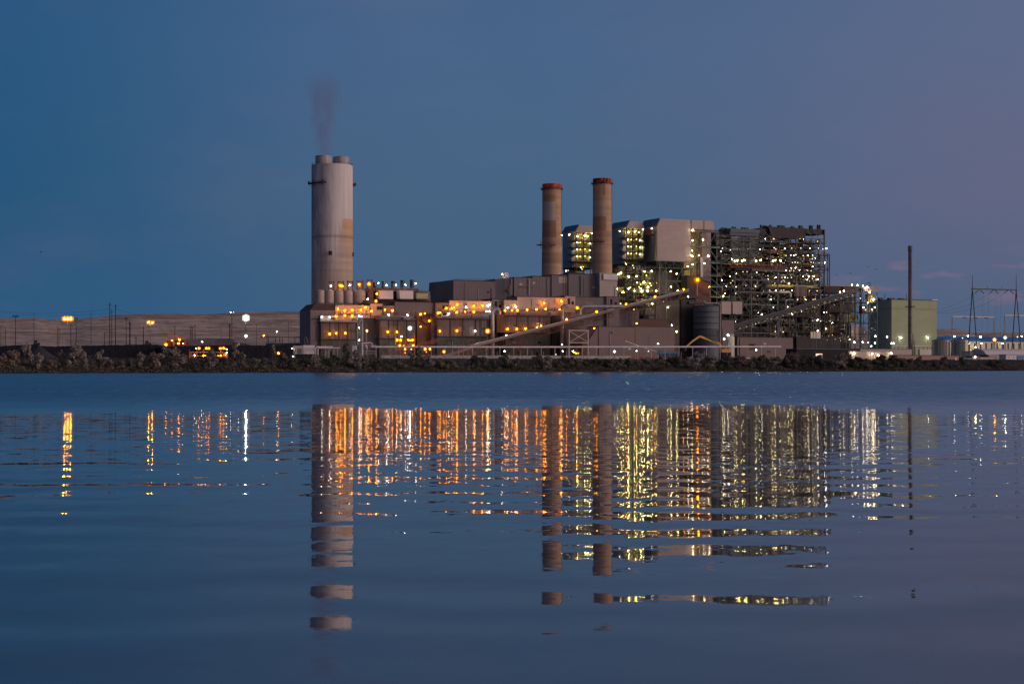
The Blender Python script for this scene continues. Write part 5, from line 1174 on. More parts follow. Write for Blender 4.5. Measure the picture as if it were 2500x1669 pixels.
lamps('orange', [(989, 852, 2.3), (1038, 852, 3.2), (1050, 852, 2.5), (1084, 858, 3), (1027, 852, 1.3), (989, 861, 1.6), (1041, 859, 1.4)], 75, 'in the yard below the long white pipe', 'lamps in the yard below the pipe')
lamps('white', [(980, 821, 2.4), (1004, 852, 1.6), (1232, 857, 2.2), (1236, 818, 2), (1372, 841, 1.8), (1374, 857, 1.4), (1399, 857, 2), (1357, 865, 1.2), (1500, 858, 3), (1554, 856, 1.4), (1583, 857, 1.4), (1606, 839, 1.8)], 74, 'low in the yard near the long white pipe', 'white lamps in the yard')
lamps('white', [(1777.5, 818, 3.3), (1768, 827, 2.6), (1846, 854, 2)], 140, 'by the small tank at the second conveyor foot', 'lamps by the small tank')
lamps('orange', [(1402, 860, 1.6), (1407, 862, 1.8), (1412, 862, 1.6)], 76, 'in the warm cluster behind the long white pipe', 'warm cluster in the yard')

# lamp posts
def lamp_head(x_, v, z, r, kind, t):
    b = MB(); put_lamp(b, (x_, v - .6, z), r, False); b.build('lamp_head', [EMI[kind], 'steel_dark', HALO[kind]], t)
def lamp_post(px, y, v, kind, rpx, label, mat='steel_dark', heads=1, hw=0, group='yard lamp posts', name='lamp_post', cross=False):
    p = P(px, y, v); t = thing(name, label, 'lamp post', (p[0], v, G), group); k = K(px, v)
    MB().tube((p[0], v, G), (p[0], v, p[2] - .2), .38, 6, .22).build('pole', mat, t)
    n = heads
    for i in range(n):
        x_ = p[0] + (0 if n == 1 else (i - (n - 1) / 2) * hw * k)
        lamp_head(x_, v, p[2], rpx * k, kind, t) if kind else MB().box(x_ - .9, x_ + .9, v - .8, v + .6, p[2] - .5, p[2] + .6).build('lamp_head', 'steel_dark', t)
    if n > 1: MB().box(p[0] - hw * k * (n - 1) / 2 - .3, p[0] + hw * k * (n - 1) / 2 + .3, v - .1, v + .2, p[2] - .2, p[2] + .1).build('crossbar', 'steel_dark', t)
    else: MB().box(p[0] - .5, p[0] + .5, v - .3, v + .5, p[2] + rpx * k * .7 if kind else p[2], (p[2] + rpx * k * .7 if kind else p[2]) + .3).build('hood', 'steel_dark', t)
lamp_post(165, 778, 330, 'orange_big', 4.7, 'tall lamp post at the far left whose three orange heads blaze brightest', 'galv', 3, 7)
lamp_post(367, 787, 330, 'orange_big', 3.5, 'tall orange lamp post right of the three wooden poles', 'galv', 2, 9)
lamp_post(600, 776, 330, 'white_big', 6.0, 'tall post with the most glaring white floodlight, over the coal heap', 'steel', 1)
lamp_post(600, 820, 325, 'white_big', 2.8, 'short post with a white lamp right under the most glaring floodlight', 'steel', 1)
lamp_post(1000, 801, 128, 'white_big', 3.9, 'post with a glaring white lamp above the rusty yard gantry', 'steel', 1)
lamp_post(1190, 808, 112, 'orange_big', 4.3, 'post with a glaring orange lamp left of the long conveyor', 'steel', 1)
lamp_post(895, 807, 140, 'orange_big', 2.4, 'lamp post with a glowing orange column between the first two filter houses', 'galv', 1)
lamp_post(2427, 829, 300, 'orange_big', 3.3, 'glaring orange lamp post at the right edge under the tall line frame', 'steel', 1)
lamp_post(2453, 824, 300, 'white_big', 2.8, 'white lamp post right beside the glaring orange one at the right edge', 'steel', 1)
for px, y, h, w_, lab in ((38, 772, 3, 4.5, 'unlit floodlight mast with three heads, at the left edge'), (186, 778, 2, 4, 'unlit floodlight mast just right of the blazing orange post'), (308, 777, 2, 3.5, 'unlit floodlight mast between the wooden poles and the second orange post'), (566, 761, 3, 4.5, 'tall floodlight mast left of the most glaring white floodlight')):
    lamp_post(px, y, 340, None, 1, lab, 'steel_dark', h, w_, 'unlit floodlight masts', 'floodlight_mast')
lamps('white', [(563, 762, 1.4), (570, 762, 1.2)], 338, 'on the tall floodlight mast left of the glaring floodlight', 'lamps of the tall mast')

# ------------------------------------------------------------------ right: green building, tanks, low sheds
def right_side():
    v = 262; t, u0, u1, z0, z1 = block('green_building', 'tall plain green windowless building behind the slim stack', 'building', 2177, 2287, 731.5, v, 38 * K(2177, v) / S_, 'clad_green', 'roof_brown')
    MB().box(u0 - .35, u0 - .03, v + .3, v + 30, z0, z1 - .1).build('side_wall', 'clad_green_side_lifted', t)
    for px, w_, y in ((2152, 2.2, 728), (2178, 3.2, 726), (2203, 2.8, 727)): p = P(px, y, v + 8); MB().box(p[0] - w_, p[0] + w_, v + 8, v + 12, z1, z1 + 2.2).build('roof_vent', 'steel_dark', t)
    for px, y in ((2160, 717), (2213, 715)): p = P(px, y, v + 9); MB().tube((p[0], v + 9, z1), (p[0], v + 9, p[2]), .25, 5).build('roof_pole', 'steel_dark', t)
    g = MB(); g.rail([(upx(2180, v), v + 2, z1 + .3), (u1 - 1, v + 2, z1 + .3)], 1.0, .08, 3); g.build('handrail', 'steel', t)
    MB().box(upx(2274, v), u1 + .2, v - .8, v + 1, z1 + .45, z1 + 1.1).build('roof_cap', 'pipe_pale', t)
    lamps('white', [(2166, 822, 2.4)], v + 6 - 14, 'low on the shaded left side of the green building', 'lamps of the green building')
    lamps('white', [(2200, 824, 2.4), (2266, 824, 2.4)], v - 1.5, 'low on the sunlit front of the green building', 'lamps of the green building')
    t = thing('pipe_rack', 'low pale pipe rack along the foot of the green building', 'pipe rack', (upx(2180, 225), 225, G))
    MB().tube(P(2183, 845, 225), P(2276, 845, 225), .6, 8).build('pipe', 'pipe_pale', t)
    for i in range(10): p = P(2184 + i * 10, 845, 225); MB().box(p[0] - .2, p[0] + .2, 224.8, 225.2, G, p[2] - .5).build('post', 'steel', t)
    MB().box(*ub(2246, 2276, 215), 215, 218, G, zz(2246, 853, 215)).build('low_wall', 'tank_cream', t)
    # tanks
    for px, hw, y, vv, lab in ((2297, 22, 831, 190, 'left one of two cream round tanks with a flat cone roof'), (2343, 20, 831, 180, 'right one of two cream round tanks, in front, with a shallow cone roof')):
        c = P(px, y, vv); r = hw * K(px, vv); t = thing('storage_tank', lab, 'tank', (c[0], vv, G), 'cream storage tanks')
        n = 40; MB().lathe((c[0], vv), [(r, G - .5), (r, c[2]), (r + .25, c[2] + .02), (r + .25, c[2] + .3)], n).build('shell', 'tank_cream', t, smooth=True)
        MB().lathe((c[0], vv), [(r + .3, c[2] + .32), (.3, c[2] + 2.3), (.05, c[2] + 2.3)], n).build('roof', 'roof_blue', t, smooth=True)
        g = MB()
        for i in range(9): a = math.pi + .2 + i * .16; g.tube((c[0] + (r + .25) * math.cos(a), vv + (r + .25) * math.sin(a), G), (c[0] + (r + .25) * math.cos(a), vv + (r + .25) * math.sin(a), c[2]), .18, 4)
        g.build('stiffener', 'steel_dark', t)
    # low sheds in front
    block('low_shed', 'long low blue-roofed shed left of the warm lit shed, with a glowing doorway', 'shed', 1945, 2072, 852, 60, 14, 'dark_wall', 'roof_blue')
    p = P(2000, 870, 59.7); tag(MB().box(*ub(1992, 2007, 59.4), 59.2, 59.6, zz(1992, 874, 59.4), zz(1992, 863, 59.4)).build('lit_doorway', EMI['window'], base=(upx(1999, 59.4), 59.4, zz(1992, 874, 59.4))), 'glowing pinkish doorway panel of the long low shed', 'door')
    t, u0, u1, z0, z1 = block('low_shed', 'warm pinkish shed with a curved pale roof and four lamps on its wall', 'shed', 2073, 2180, 858, 62, 14, 'clad_pink', 'roof_blue')
    block('low_shed', 'pinkish shed with a dark flat roof behind the four-lamp shed', 'shed', 2100, 2226, 852, 82, 12, 'clad_pink', 'roof_blue')
    t, u0, u1, z0, z1 = block('brick_wall_building', 'long low brick-coloured building on the bank with a dark roof line', 'building', 2191, 2341, 867.5, 40, 10, 'brick_pink', 'steel_dark', 887)
    MB().box(upx(2330, 40), upx(2335, 40), 39.6, 39.95, zz(2330, 886, 40), zz(2330, 873, 40)).build('door', 'clad_white', t)
    # dark retaining wall
    g = MB(); g.box(upx(2140, 12), upx(2640, 12), 11, 16, -1, zz(2191, 888, 12)); tag(g.build('retaining_wall', 'dark_wall', base=(upx(2140, 12), 12, 0)), 'long dark retaining wall at the water edge on the right', 'wall')
    # far depot
    vv = 480; t, u0, u1, z0, z1 = block('depot', 'long yellow-lit depot with a blue roof behind the line frame', 'building', 2290, 2560, 833, vv, 40, 'tank_cream', 'roof_blue')
    MB().exu([(vv - 1, z1 + .45), (vv + 41, z1 + .45), (vv + 20, z1 + 6.5)], u0 - 1, u1 + 1).build('gable_roof', 'blue_paint', t)
    for i in range(20): x_ = u0 + (u1 - u0) * (i + .5) / 20; MB().box(x_ - 1.1, x_ + 1.1, vv - .3, vv - .05, G, z1 - 1.5).build('door', 'steel_dark', t)
    # gable hall and small houses at lower right
    vv = 95; t = thing('gable_hall', 'pale hall with a big curved light roof at the lower right', 'building', (upx(2412, vv), vv, G))
    u0, u1 = ub(2414, 2520, vv); z1 = zz(2414, 866, vv); zr = zz(2414, 851, vv)
    MB().box(u0, u1, vv, vv + 20, G - .5, z1).build('wall', 'clad_pale', t)
    MB().exu([(vv - .8, z1 + .05), (vv + 21, z1 + .05), (vv + 17, zr - 1), (vv + 11, zr), (vv + 7, zr - .4), (vv + 3, zr - 2)], u0 - 3, u1).build('roof', 'clad_white', t)
    for px in (2432, 2450, 2466, 2484): p = P(px, 872, vv); MB().box(p[0] - .8, p[0] + .8, vv - .2, vv - .04, p[2] - .9, p[2] + 1.1).build('window', 'glass_dark', t)
    for x0, x1, y, m, lab in ((2348, 2372, 874, 'clad_blue', 'small bluish hut left of the huts row on the bank'), (2374, 2392, 870, 'clad_mid', 'small grey hut with a lamp in front of it on the right bank'), (2393, 2425, 872, 'clad_pink', 'small pinkish hut in the middle of the right bank huts'), (2456, 2482, 866, 'clad_white', 'small white house with dark windows on the right bank'), (2484, 2530, 870, 'blue_paint', 'dark blue hut at the right edge of the bank')):
        vv = 60; t, u0, u1, z0, z1 = block('hut', lab, 'hut', x0, x1, y, vv, 8, m, 'roof_blue', 889, 'huts on the right bank')
        for q in (.3, .7): x_ = u0 + (u1 - u0) * q; MB().box(x_ - .5, x_ + .5, vv - .15, vv - .03, z1 - 2.6, z1 - 1.2).build('window', 'glass_dark', t)
    t, *_ = block('low_shed', 'low greyish lean-to shed left of the curved-roof hall', 'shed', 2368, 2413, 858, 110, 10, 'tank_cream', 'roof_blue')
right_side()
lamps('warm', [(2085.5, 862, 4), (2129, 864, 3), (2144, 867, 3.4), (2176, 862, 2.8)], 59.5, 'on the wall of the warm pinkish shed', 'lamps of the warm shed')
lamps('white', [(2330, 821, 2.4), (2350, 825, 1.6), (2364, 820, 2.4), (2392, 822, 1.8), (2395, 822, 1.8), (2484, 822, 1.6), (2494, 821, 2)], 478, 'above the blue roof of the far depot', 'lamps of the far depot')
lamps('warm', [(2365, 838, 2.4), (2396, 838, 2), (2448, 838, 2), (2382, 847, 2), (2347, 848, 2), (2378, 855, 1.4)], 474, 'in front of the far depot wall', 'lamps before the far depot')
lamps('warm', [(2381, 871, 3)], 58, 'in front of the small huts on the right bank', 'hut lamp')

# transmission structures
def line_frames():
    v = 260; t = thing('line_gantry', 'tall steel line frame with splayed legs and a crossbeam at the right edge', 'line frame', (upx(2374, v), v, G))
    zb = zz(2374, 705, v)
    for px, ytip in ((2374, 671), (2481, 669)):
        p = P(px, 705, v)
        for dx, dv in ((-5.5, 4), (7, -4)): g = MB(); g.tube((upx(px + dx, v), v + dv, G), (p[0], v, zb), .55, 6, .45); g.build('leg', 'steel_dark', t)
        MB().tube((p[0], v, zb - 1), (p[0], v, zz(px, ytip, v)), .4, 6, .18).build('mast', 'steel_dark', t)
        p2 = P(px, 755, v); MB().tube((p2[0] - 2, v - 2, p2[2]), (p2[0] + 2, v + 2, p2[2]), .25, 4).build('brace', 'steel_dark', t)
    a, b_ = P(2372, 705, v), P(2483, 705, v); MB().box(a[0], b_[0], v - .5, v + .5, zb - .5, zb + .6).build('crossbeam', 'steel_dark', t)
    for px in (2391, 2427, 2463):
        for s_ in (-1, 1): MB().tube(P(px + s_ * 2, 708, v), P(px + s_ * 11, 716, v), .35, 6).build('insulator', 'steel_dark', t)
    for px in (2411, 2446): MB().tube(P(px, 704, v), P(px, 698, v), .2, 4).build('spike', 'steel_dark', t)
    for (x0, x1, y, lab) in ((2325, 2427, 772, 'lower switchyard frame with a thin beam, left of the glaring orange lamp'), (2453, 2560, 769, 'lower switchyard frame cut off by the right edge')):
        v2 = 330; t = thing('line_gantry', lab, 'line frame', (upx(x0, v2), v2, G), 'switchyard frames')
        for px in (x0, x1):
            for dx in (-3, 3): MB().tube((upx(px + dx, v2), v2, G), P(px + dx * .15, y, v2), .35, 5).build('leg', 'galv', t)
        a, b_ = P(x0, y, v2), P(x1, y, v2); MB().box(a[0], b_[0], v2 - .4, v2 + .4, a[2] - .5, a[2] + .3).build('beam', 'galv', t)
        for q in (.28, .55, .8): c = a[0] + (b_[0] - a[0]) * q; MB().tube((c - 2.5, v2, a[2] - .6), (c + 2.5, v2, a[2] - 1.6), .5, 6).build('insulator', 'steel_dark', t)
    def wire(pts, sag, nm, lab, r=.09):
        g = MB(); a, b_ = Vector(pts[0]), Vector(pts[1]); prev = a
        for i in range(1, 13): q = i / 12; p = a.lerp(b_, q) - Vector((0, 0, sag * 4 * q * (1 - q))); g.tube(prev, p, r, 3, caps=False); prev = p
        tag(g.build(nm, 'steel_dark', base=tuple(a)), lab, 'cable', 'overhead cables')
    wire((P(2287, 755, 262), P(2380, 716, 260)), 3, 'cable', 'upper cable from the green building to the tall line frame')
    wire((P(2287, 761, 262), P(2416, 716, 260)), 4, 'cable', 'middle cable from the green building to the tall line frame')
    wire((P(2287, 764, 262), P(2452, 716, 260)), 6, 'cable', 'lowest cable from the green building to the tall line frame')
    for i, px in enumerate((2400, 2414, 2432, 2444)): wire((P(px, 716 + (i % 2) * 3, 262), P(px - 3, 830, 330)), .5, 'cable', f'{ORD[i+1]} hanging cable from the left below the tall line frame', .08)
    wire((P(2470, 716, 260), P(2560, 735, 260)), 2, 'cable', 'cable running off the right edge from the tall line frame')
    # poles in the left yard
    for px, y, v2, r, lab in ((268, 738, 300, .38, 'tallest wooden pole of the group of three, leftmost'), (273, 755, 296, .3, 'shortest wooden pole of the group of three, in the middle'), (282, 742, 300, .38, 'tall wooden pole of the group of three, rightmost'),
                          (83, 762, 360, .18, 'very thin pole right of the left-edge floodlight mast'), (140, 797, 360, .22, 'left one of two close short poles left of the blazing orange post'), (144, 799, 360, .26, 'right one of two close short poles left of the blazing orange post'), (173, 790, 350, .3, 'brown pole directly beside the blazing orange post'),
                          (222, 760, 360, .2, 'thin pole left of the group of three poles'), (255, 812, 380, .3, 'short pole with a box, just left of the group of three'), (317, 785, 320, .6, 'thick dark pole left of the second orange post'), (332, 819, 330, .35, 'short stub pole right of the thick dark pole'), (350, 796, 325, .4, 'pole lit orange at its foot beside the second orange post'),
                          (427, 792, 330, .28, 'pole rising from the red-lit conveyor house'), (465, 794, 340, .28, 'left one of three close poles over the grey mound'), (469, 795, 330, .4, 'middle one of three close poles over the grey mound'), (476, 792, 340, .28, 'right one of three close poles over the grey mound'), (561, 789, 320, .5, 'thick dark pole beside the tall floodlight mast'),
                          (2, 797, 360, .2, 'thin pole at the very left edge'), (13, 798, 360, .22, 'thin pole second from the left edge'), (626, 790, 360, .2, 'thin pole right of the glaring floodlight'), (704, 785, 360, .18, 'thin pole left of the plant end block'), (652, 812, 300, .22, 'short pale pole over the blue flat roof'), (540, 800, 360, .16, 'very thin pole left of the tall floodlight mast')):
        p = P(px, y, v2); t = thing('utility_pole', lab, 'pole', (p[0], v2, G), 'poles of the left yard')
        MB().tube((p[0], v2, G - .5), p, r, 6, r * .75).build('pole', 'wood', t)
        if r > .25: MB().box(p[0] - 1.6, p[0] + 1.6, v2 - .1, v2 + .1, p[2] - 1.9, p[2] - 1.6).build('crossarm', 'wood', t)
    for i, (y, y2, a, b_) in enumerate(((759, 754, 0, 268), (762, 763, 0, 273), (804, 806, 0, 273), (812, 813, 100, 345), (754, 770, 282, 420), (793, 793, 427, 561), (823, 823, 640, 756))):
        wire((P(a, y, 330), P(b_, y2, 300)), 2.5, 'cable', ['highest', 'second highest', 'third', 'fourth', 'fifth', 'sixth', 'lowest'][i] + ' sagging cable strung over the left yard', .07)
line_frames()

# ------------------------------------------------------------------ left yard: coal heaps, conveyor house, containers
def left_yard():
    n = NT('coal'); f = n.noise((.3, .3, .5), 6, .7); n.col(n.mix(n.mr(f, .35, .65), (.006, .007, .010), (.018, .019, .026))); n.bump(f, .8, .5); MATS['coal'] = n.fin(.9, 0, .15)
    n = NT('ash'); f = n.noise((.2, .2, .4), 6, .7); n.col(n.mix(n.mr(f, .35, .65), (.10, .085, .095), (.16, .13, .14))); MATS['ash'] = n.fin(.95, 0, .1)
    plain('ash_dark', (.045, .04, .05), .4, .95)
    def heap(label, pts, v, d, mat, slope=1.5, mound='coal_heap', cat='coal heap'):
        rnd = random.Random(len(pts)); b = MB(); cols = []
        xs = []; x = pts[0][0]
        while x <= pts[-1][0]: xs.append(x); x += 4
        for x in xs:
            for (a, ya), (c2, yc) in zip(pts, pts[1:]):
                if a <= x <= c2: y = ya + (yc - ya) * (x - a) / (c2 - a); break
            cols.append(P(x, y, v))
        prof = [(0, 0), (.33, .36), (.66, .7), (1, 1)]; vs = []; rows = []
        for q, h in prof: rows.append([(p[0], v - (1 - q) * (p[2] - G) * slope + rnd.uniform(-.15, .15), G - .3 + (p[2] - G + .3) * h + rnd.uniform(-.15, .15)) for p in cols])
        rows.append([(p[0], v + d, p[2]) for p in cols]); rows.append([(p[0], v + d + (p[2] - G) * slope, G - .3) for p in cols])
        nn = len(cols); vs = [p for r in rows for p in r]
        b.add(vs, [(j * nn + i, j * nn + i + 1, (j + 1) * nn + i + 1, (j + 1) * nn + i) for j in range(len(rows) - 1) for i in range(nn - 1)])
        tag(b.build(mound, mat, base=(cols[0][0], v, G), smooth=False), label, cat)
    heap('long flat-topped black coal heap at the left edge of the yard', [(-160, 850), (-60, 846), (0, 845), (50, 842), (88, 840.5), (98, 844.5), (130, 845.5), (230, 843), (300, 842), (385, 841), (398, 845), (410, 855), (420, 878)], 150, 60, 'coal')
    heap('second black coal heap, behind the orange lamp cluster and up to the white trailer', [(392, 878), (398, 850), (410, 845), (470, 844), (560, 842), (640, 843), (700, 842), (745, 843), (762, 850), (775, 878)], 120, 45, 'coal')
    heap('pale grey ash mound behind the coal, right of the red-lit conveyor house', [(430, 876), (456, 829), (470, 828), (510, 826), (565, 826), (585, 836), (610, 842), (640, 876)], 215, 40, 'ash', 1.2, 'ash_mound', 'mound')
    # cone of reclaimed coal (lighter face)
    v = 118; p = P(97, 846, v); t = tag(MB().lathe((p[0], v + 2), [((p[2] - G) * 1.55, G - .3), (1.2, p[2]), (.1, p[2] + .1)], 28).build('coal_cone', 'ash_dark', base=(p[0], v, G), smooth=True), 'cone-shaped grey pile spilling down the front of the left coal heap', 'coal pile')
    # bulldozer-like lumps on the heap crests
    for px, y, lab in ((89, 841, 'dark bulldozer on the crest of the left coal heap'), (361, 841.5, 'dark bulldozer on the crest near the second orange lamp post')):
        v = 156; p = P(px, y, v); t = thing('bulldozer', lab, 'bulldozer', p, 'bulldozers on the coal')
        MB().box(p[0] - 1.6, p[0] + 1.7, v, v + 2.6, p[2] + .25, p[2] + 1.5).build('body', 'steel_dark', t); MB().ext([(p[0] - 1.3, p[2] + 1.52), (p[0] + .6, p[2] + 1.52), (p[0] + .4, p[2] + 2.9), (p[0] - 1.1, p[2] + 2.9)], v + .4, v + 2.2).build('cab', 'black', t)
        for s_ in (-.15, 2.3): MB().box(p[0] - 1.9, p[0] + 1.9, v + s_, v + s_ + .5, p[2] - .4, p[2] + .6).build('track', 'black', t)
        MB().box(p[0] + 2.1, p[0] + 2.35, v - .5, v + 3.1, p[2] - .2, p[2] + 1.1).build('blade', 'steel_dark', t)
    # conveyor transfer house
    v = 220; t = thing('transfer_house', 'small open red-lit steel frame house behind the coal heap', 'steel frame', (upx(405, v), v, G))
    for px, y in ((405, 819), (424, 819), (438, 823), (453, 827)): p = P(px, y, v); MB().box(p[0] - .35, p[0] + .35, v - .3, v + .3, G, p[2]).build('column', 'steel_orange', t)
    g = MB(); g.tube(P(404, 819, v), P(424, 819, v), .4, 4); g.tube(P(424, 819, v), P(454, 827, v), .5, 4); g.build('roof_beam', 'steel_orange', t)
    for y in (829, 838): g = MB(); g.tube(P(405, y, v), P(453, y, v), .3, 4); g.build('beam', 'steel_rust', t)
    g = MB(); g.tube(P(406, 820, v), P(423, 830, v), .2, 4); g.tube(P(425, 838, v), P(452, 829, v), .2, 4); g.build('brace', 'steel_rust', t)
    MB().box(*ub(409, 422, v + 2), v + 2, v + 5, G, zz(410, 831, v)).build('machine', 'steel_rust', t)
    lamps('orange', [(405, 841, 3.2), (420, 831, 2), (436, 838, 2.7), (438, 829, 2.5)], 216, 'on the small red-lit frame house behind the coal', 'lamps of the frame house')
    lamps('white', [(447, 838, 1.4), (493, 834, 2), (582, 840, 2), (676, 809, 1.9)], 180, 'scattered behind the coal heaps', 'lamps behind the coal')
    lamps('orange', [(644, 819, 2.2)], 300, 'low orange glow far behind the second coal heap', 'lamps behind the coal')
    # loading structure in front of coal
    v = 62; t = thing('loading_gantry', 'yellow-lit loading frame among the trees in front of the second coal heap', 'steel frame', (upx(462, v), v, G))
    for px in (462, 480, 497, 518, 538, 554): p = P(px, 850, v); MB().box(p[0] - .2, p[0] + .2, v - .2, v + .2, G - 1, zz(px, 851 + (px % 5), v)).build('post', 'steel_orange', t)
    for y in (859, 868): p = P(462, y, v); MB().box(p[0], upx(554, v), v - .2, v + .2, p[2] - .25, p[2]).build('beam', 'yellow_paint', t)
    MB().box(*ub(462, 478, v + 2), v + 2, v + 5, G, zz(462, 861, v)).build('hopper', 'steel_rust', t); MB().box(*ub(545, 556, v + 1), v + 1, v + 4, G, zz(545, 862, v)).build('cabin', 'yellow_paint', t)
    lamps('orange', [(486, 850, 2.8), (504, 850, 2.8), (510, 850, 2.8), (538, 850, 2.8), (546, 849.5, 2.8)], 58, 'in the upper row of the loading frame before the coal', 'lamps of the loading frame')
    lamps('orange', [(497, 868, 2.2), (502, 868, 1.6), (533, 868, 1.7), (539, 868, 2.3)], 58, 'in the lower row of the loading frame before the coal', 'lamps of the loading frame')
    lamps('yellow', [(553, 852, 1.8), (553, 861, 1.4), (479, 850, 1.3), (551, 866, 1.4)], 58, 'at the ends of the loading frame before the coal', 'lamps of the loading frame')
    lamps('white', [(475, 867, 1.7), (598, 868, 1.3)], 58, 'low by the loading frame before the coal', 'lamps of the loading frame')
    lamps('orange', [(680, 862, 2.7)], 58, 'alone between the trees left of the white trailer', 'lamp left of the trailer')
    lamps('white', [(715, 871, 3), (713, 850, 1.5), (727, 871, 1.2)], 56, 'by the wheels of the white trailer', 'lamps by the trailer')
    for i, (a, b_) in enumerate(((208, 232), (264, 292))):
        v = 50; t = thing('lit_rail_car', ['left', 'right'][i] + ' low freight wagon with a dim yellow side, seen between the left trees', 'wagon', (upx(a, v), v, G), 'low wagons between the left trees')
        MB().box(*ub(a, b_, v), v, v + 2.6, zz(a, 886.5, v), zz(a, 881, v)).build('body', 'yellow_paint', t); MB().box(upx(a, v) - .1, upx(b_, v) + .1, v - .1, v + 2.7, zz(a, 888.5, v), zz(a, 886.7, v)).build('frame', 'steel_dark', t)
        for q in range(4):
            x_ = upx(a, v) + 1 + q * (upx(b_, v) - upx(a, v) - 2) / 3; MB().tube((x_, v - .15, zz(a, 888.5, v)), (x_, v + .1, zz(a, 888.5, v)), .45, 10).build('wheel', 'black', t)
    # blue flat roof
    t, *_ = block('flat_shed', 'long low shed with a pale blue flat roof behind the second coal heap', 'shed', 672, 748, 838, 200, 25, 'clad_blue', 'clad_white')
    g = MB(); v = 240
    t = thing('pipe_bridge', 'thin dark pipe bridge on posts left of the plant end block', 'pipe bridge', (upx(640, v), v, G))
    MB().tube(P(635, 823, v), P(752, 823, v), .3, 5).build('pipe', 'steel_dark', t)
    for px in (655, 673, 683, 689, 720, 738): p = P(px, 823, v); MB().box(p[0] - .2, p[0] + .2, v - .2, v + .2, G, p[2]).build('post', 'steel_dark', t)
    # trailer
    v = 52; t = thing('trailer', 'white box trailer with a grey door end, beside the start of the pipe line', 'trailer', (upx(722, v), v, G))
    MB().box(*ub(740.5, 768, v), v, v + 6, zz(741, 864, v), zz(741, 842.5, v)).build('box', 'clad_white', t)
    MB().box(*ub(722, 740.3, v), v + .3, v + 5.7, zz(722, 864, v), zz(722, 843.5, v)).build('door_end', 'clad_pale', t)
    MB().box(*ub(727, 736, v), v, v + .28, zz(722, 863, v), zz(722, 850, v)).build('vent', 'clad_blue', t)
    MB().box(*ub(722, 768, v), v + .6, v + 5.4, G - .6, zz(722, 864, v) - .05).build('chassis', 'black', t)
left_yard()

# ------------------------------------------------------------------ white pipe line and pipe rack
def pipeline():
    v = 48; t = thing('pipeline', 'long white pipe on slender trestle posts running along the bank', 'pipeline', (upx(905, v), v, G))
    pts = [P(905, 846.5, v), P(1250, 847, v), P(1600, 846.5, v), P(1906, 846, v)]
    MB().path(pts, .62, 10).build('pipe', 'pipe_pale', t, smooth=True)
    for i in range(30):
        px = 918 + i * 33.6; p = P(px, 848, v)
        if px > 1905: break
        g = MB(); g.box(p[0] - .16, p[0] + .16, v - .2, v + .2, G - 1.2, p[2] - .4); g.box(p[0] - .5, p[0] + .5, v - .7, v + .7, p[2] - .75, p[2] - .45); g.build('support', 'galv', t)
    g = MB()
    for i in range(30):
        px = 911 + i * 33.6
        if px > 1900: break
        p = P(px, 847, v); ring(g, (p[0], v), .1, .2, p[2] + .5, 6, .5)
    g.build('valve_stub', 'galv', t)
    v = 53; t = thing('pipe_rail', 'row of shorter thin posts with a low rail behind the white pipe', 'railing', (upx(930, v), v, G))
    a, b_ = P(930, 869, v), P(1540, 869, v); MB().box(a[0], b_[0], v - .2, v + .2, G + .2, a[2] + .6).build('kerb_beam', 'pipe_grey', t)
    for i in range(34): px = 935 + i * 28; p = P(px, 852, v); MB().box(p[0] - .1, p[0] + .1, v - .12, v + .12, G - .5, p[2] - 1.2 - (i % 3) * .4).build('post', 'galv', t)
    # rack at the left end
    v = 46; t = thing('pipe_rack', 'bent white pipes and frames between the trailer and the long pipe', 'pipe rack', (upx(770, v), v, G))
    MB().path([P(770, 866, v), P(770, 850, v), P(773, 846.5, v), P(812, 846.5, v)], .45, 8).build('pipe', 'pipe_pale', t, smooth=True)
    MB().path([P(776, 866, v - 1), P(776, 852, v - 1), P(778, 849, v - 1), P(830, 849, v - 1)], .35, 8).build('pipe', 'pipe_pale', t, smooth=True)
    for px in (803, 815, 824, 886, 918): p = P(px, 848, v); MB().box(p[0] - .2, p[0] + .2, v - .2, v + .2, G - 1, p[2] + (2 if px > 880 else 0)).build('post', 'galv', t)
    MB().path([P(884, 866, v), P(884, 838, v), P(905, 836, v), P(909, 839, v), P(909, 846, v)], .35, 8).build('pipe', 'pipe_pale', t, smooth=True)
    MB().path([P(893, 848, v), P(893, 842, v), P(896, 846, v), P(896, 852, v)], .4, 8).build('pipe', 'pipe_pale', t, smooth=True)
    for y in (842, 856, 862): p = P(884, y, v); MB().box(p[0], upx(919, v), v - .15, v + .15, p[2] - .25, p[2]).build('beam', 'galv', t)
    for i, px in enumerate((861, 864, 867, 870)): p = P(px, 846, v - 1); MB().tube((p[0], v - 1, G - .5), (p[0], v - 1, p[2] + .8), .28, 8).build('upright_pipe', 'pipe_pale', t)
    MB().box(*ub(853, 882, v + 4), v + 4, v + 8, G, zz(853, 841, v)).build('dark_housing', 'clad_blue', t)
pipeline()

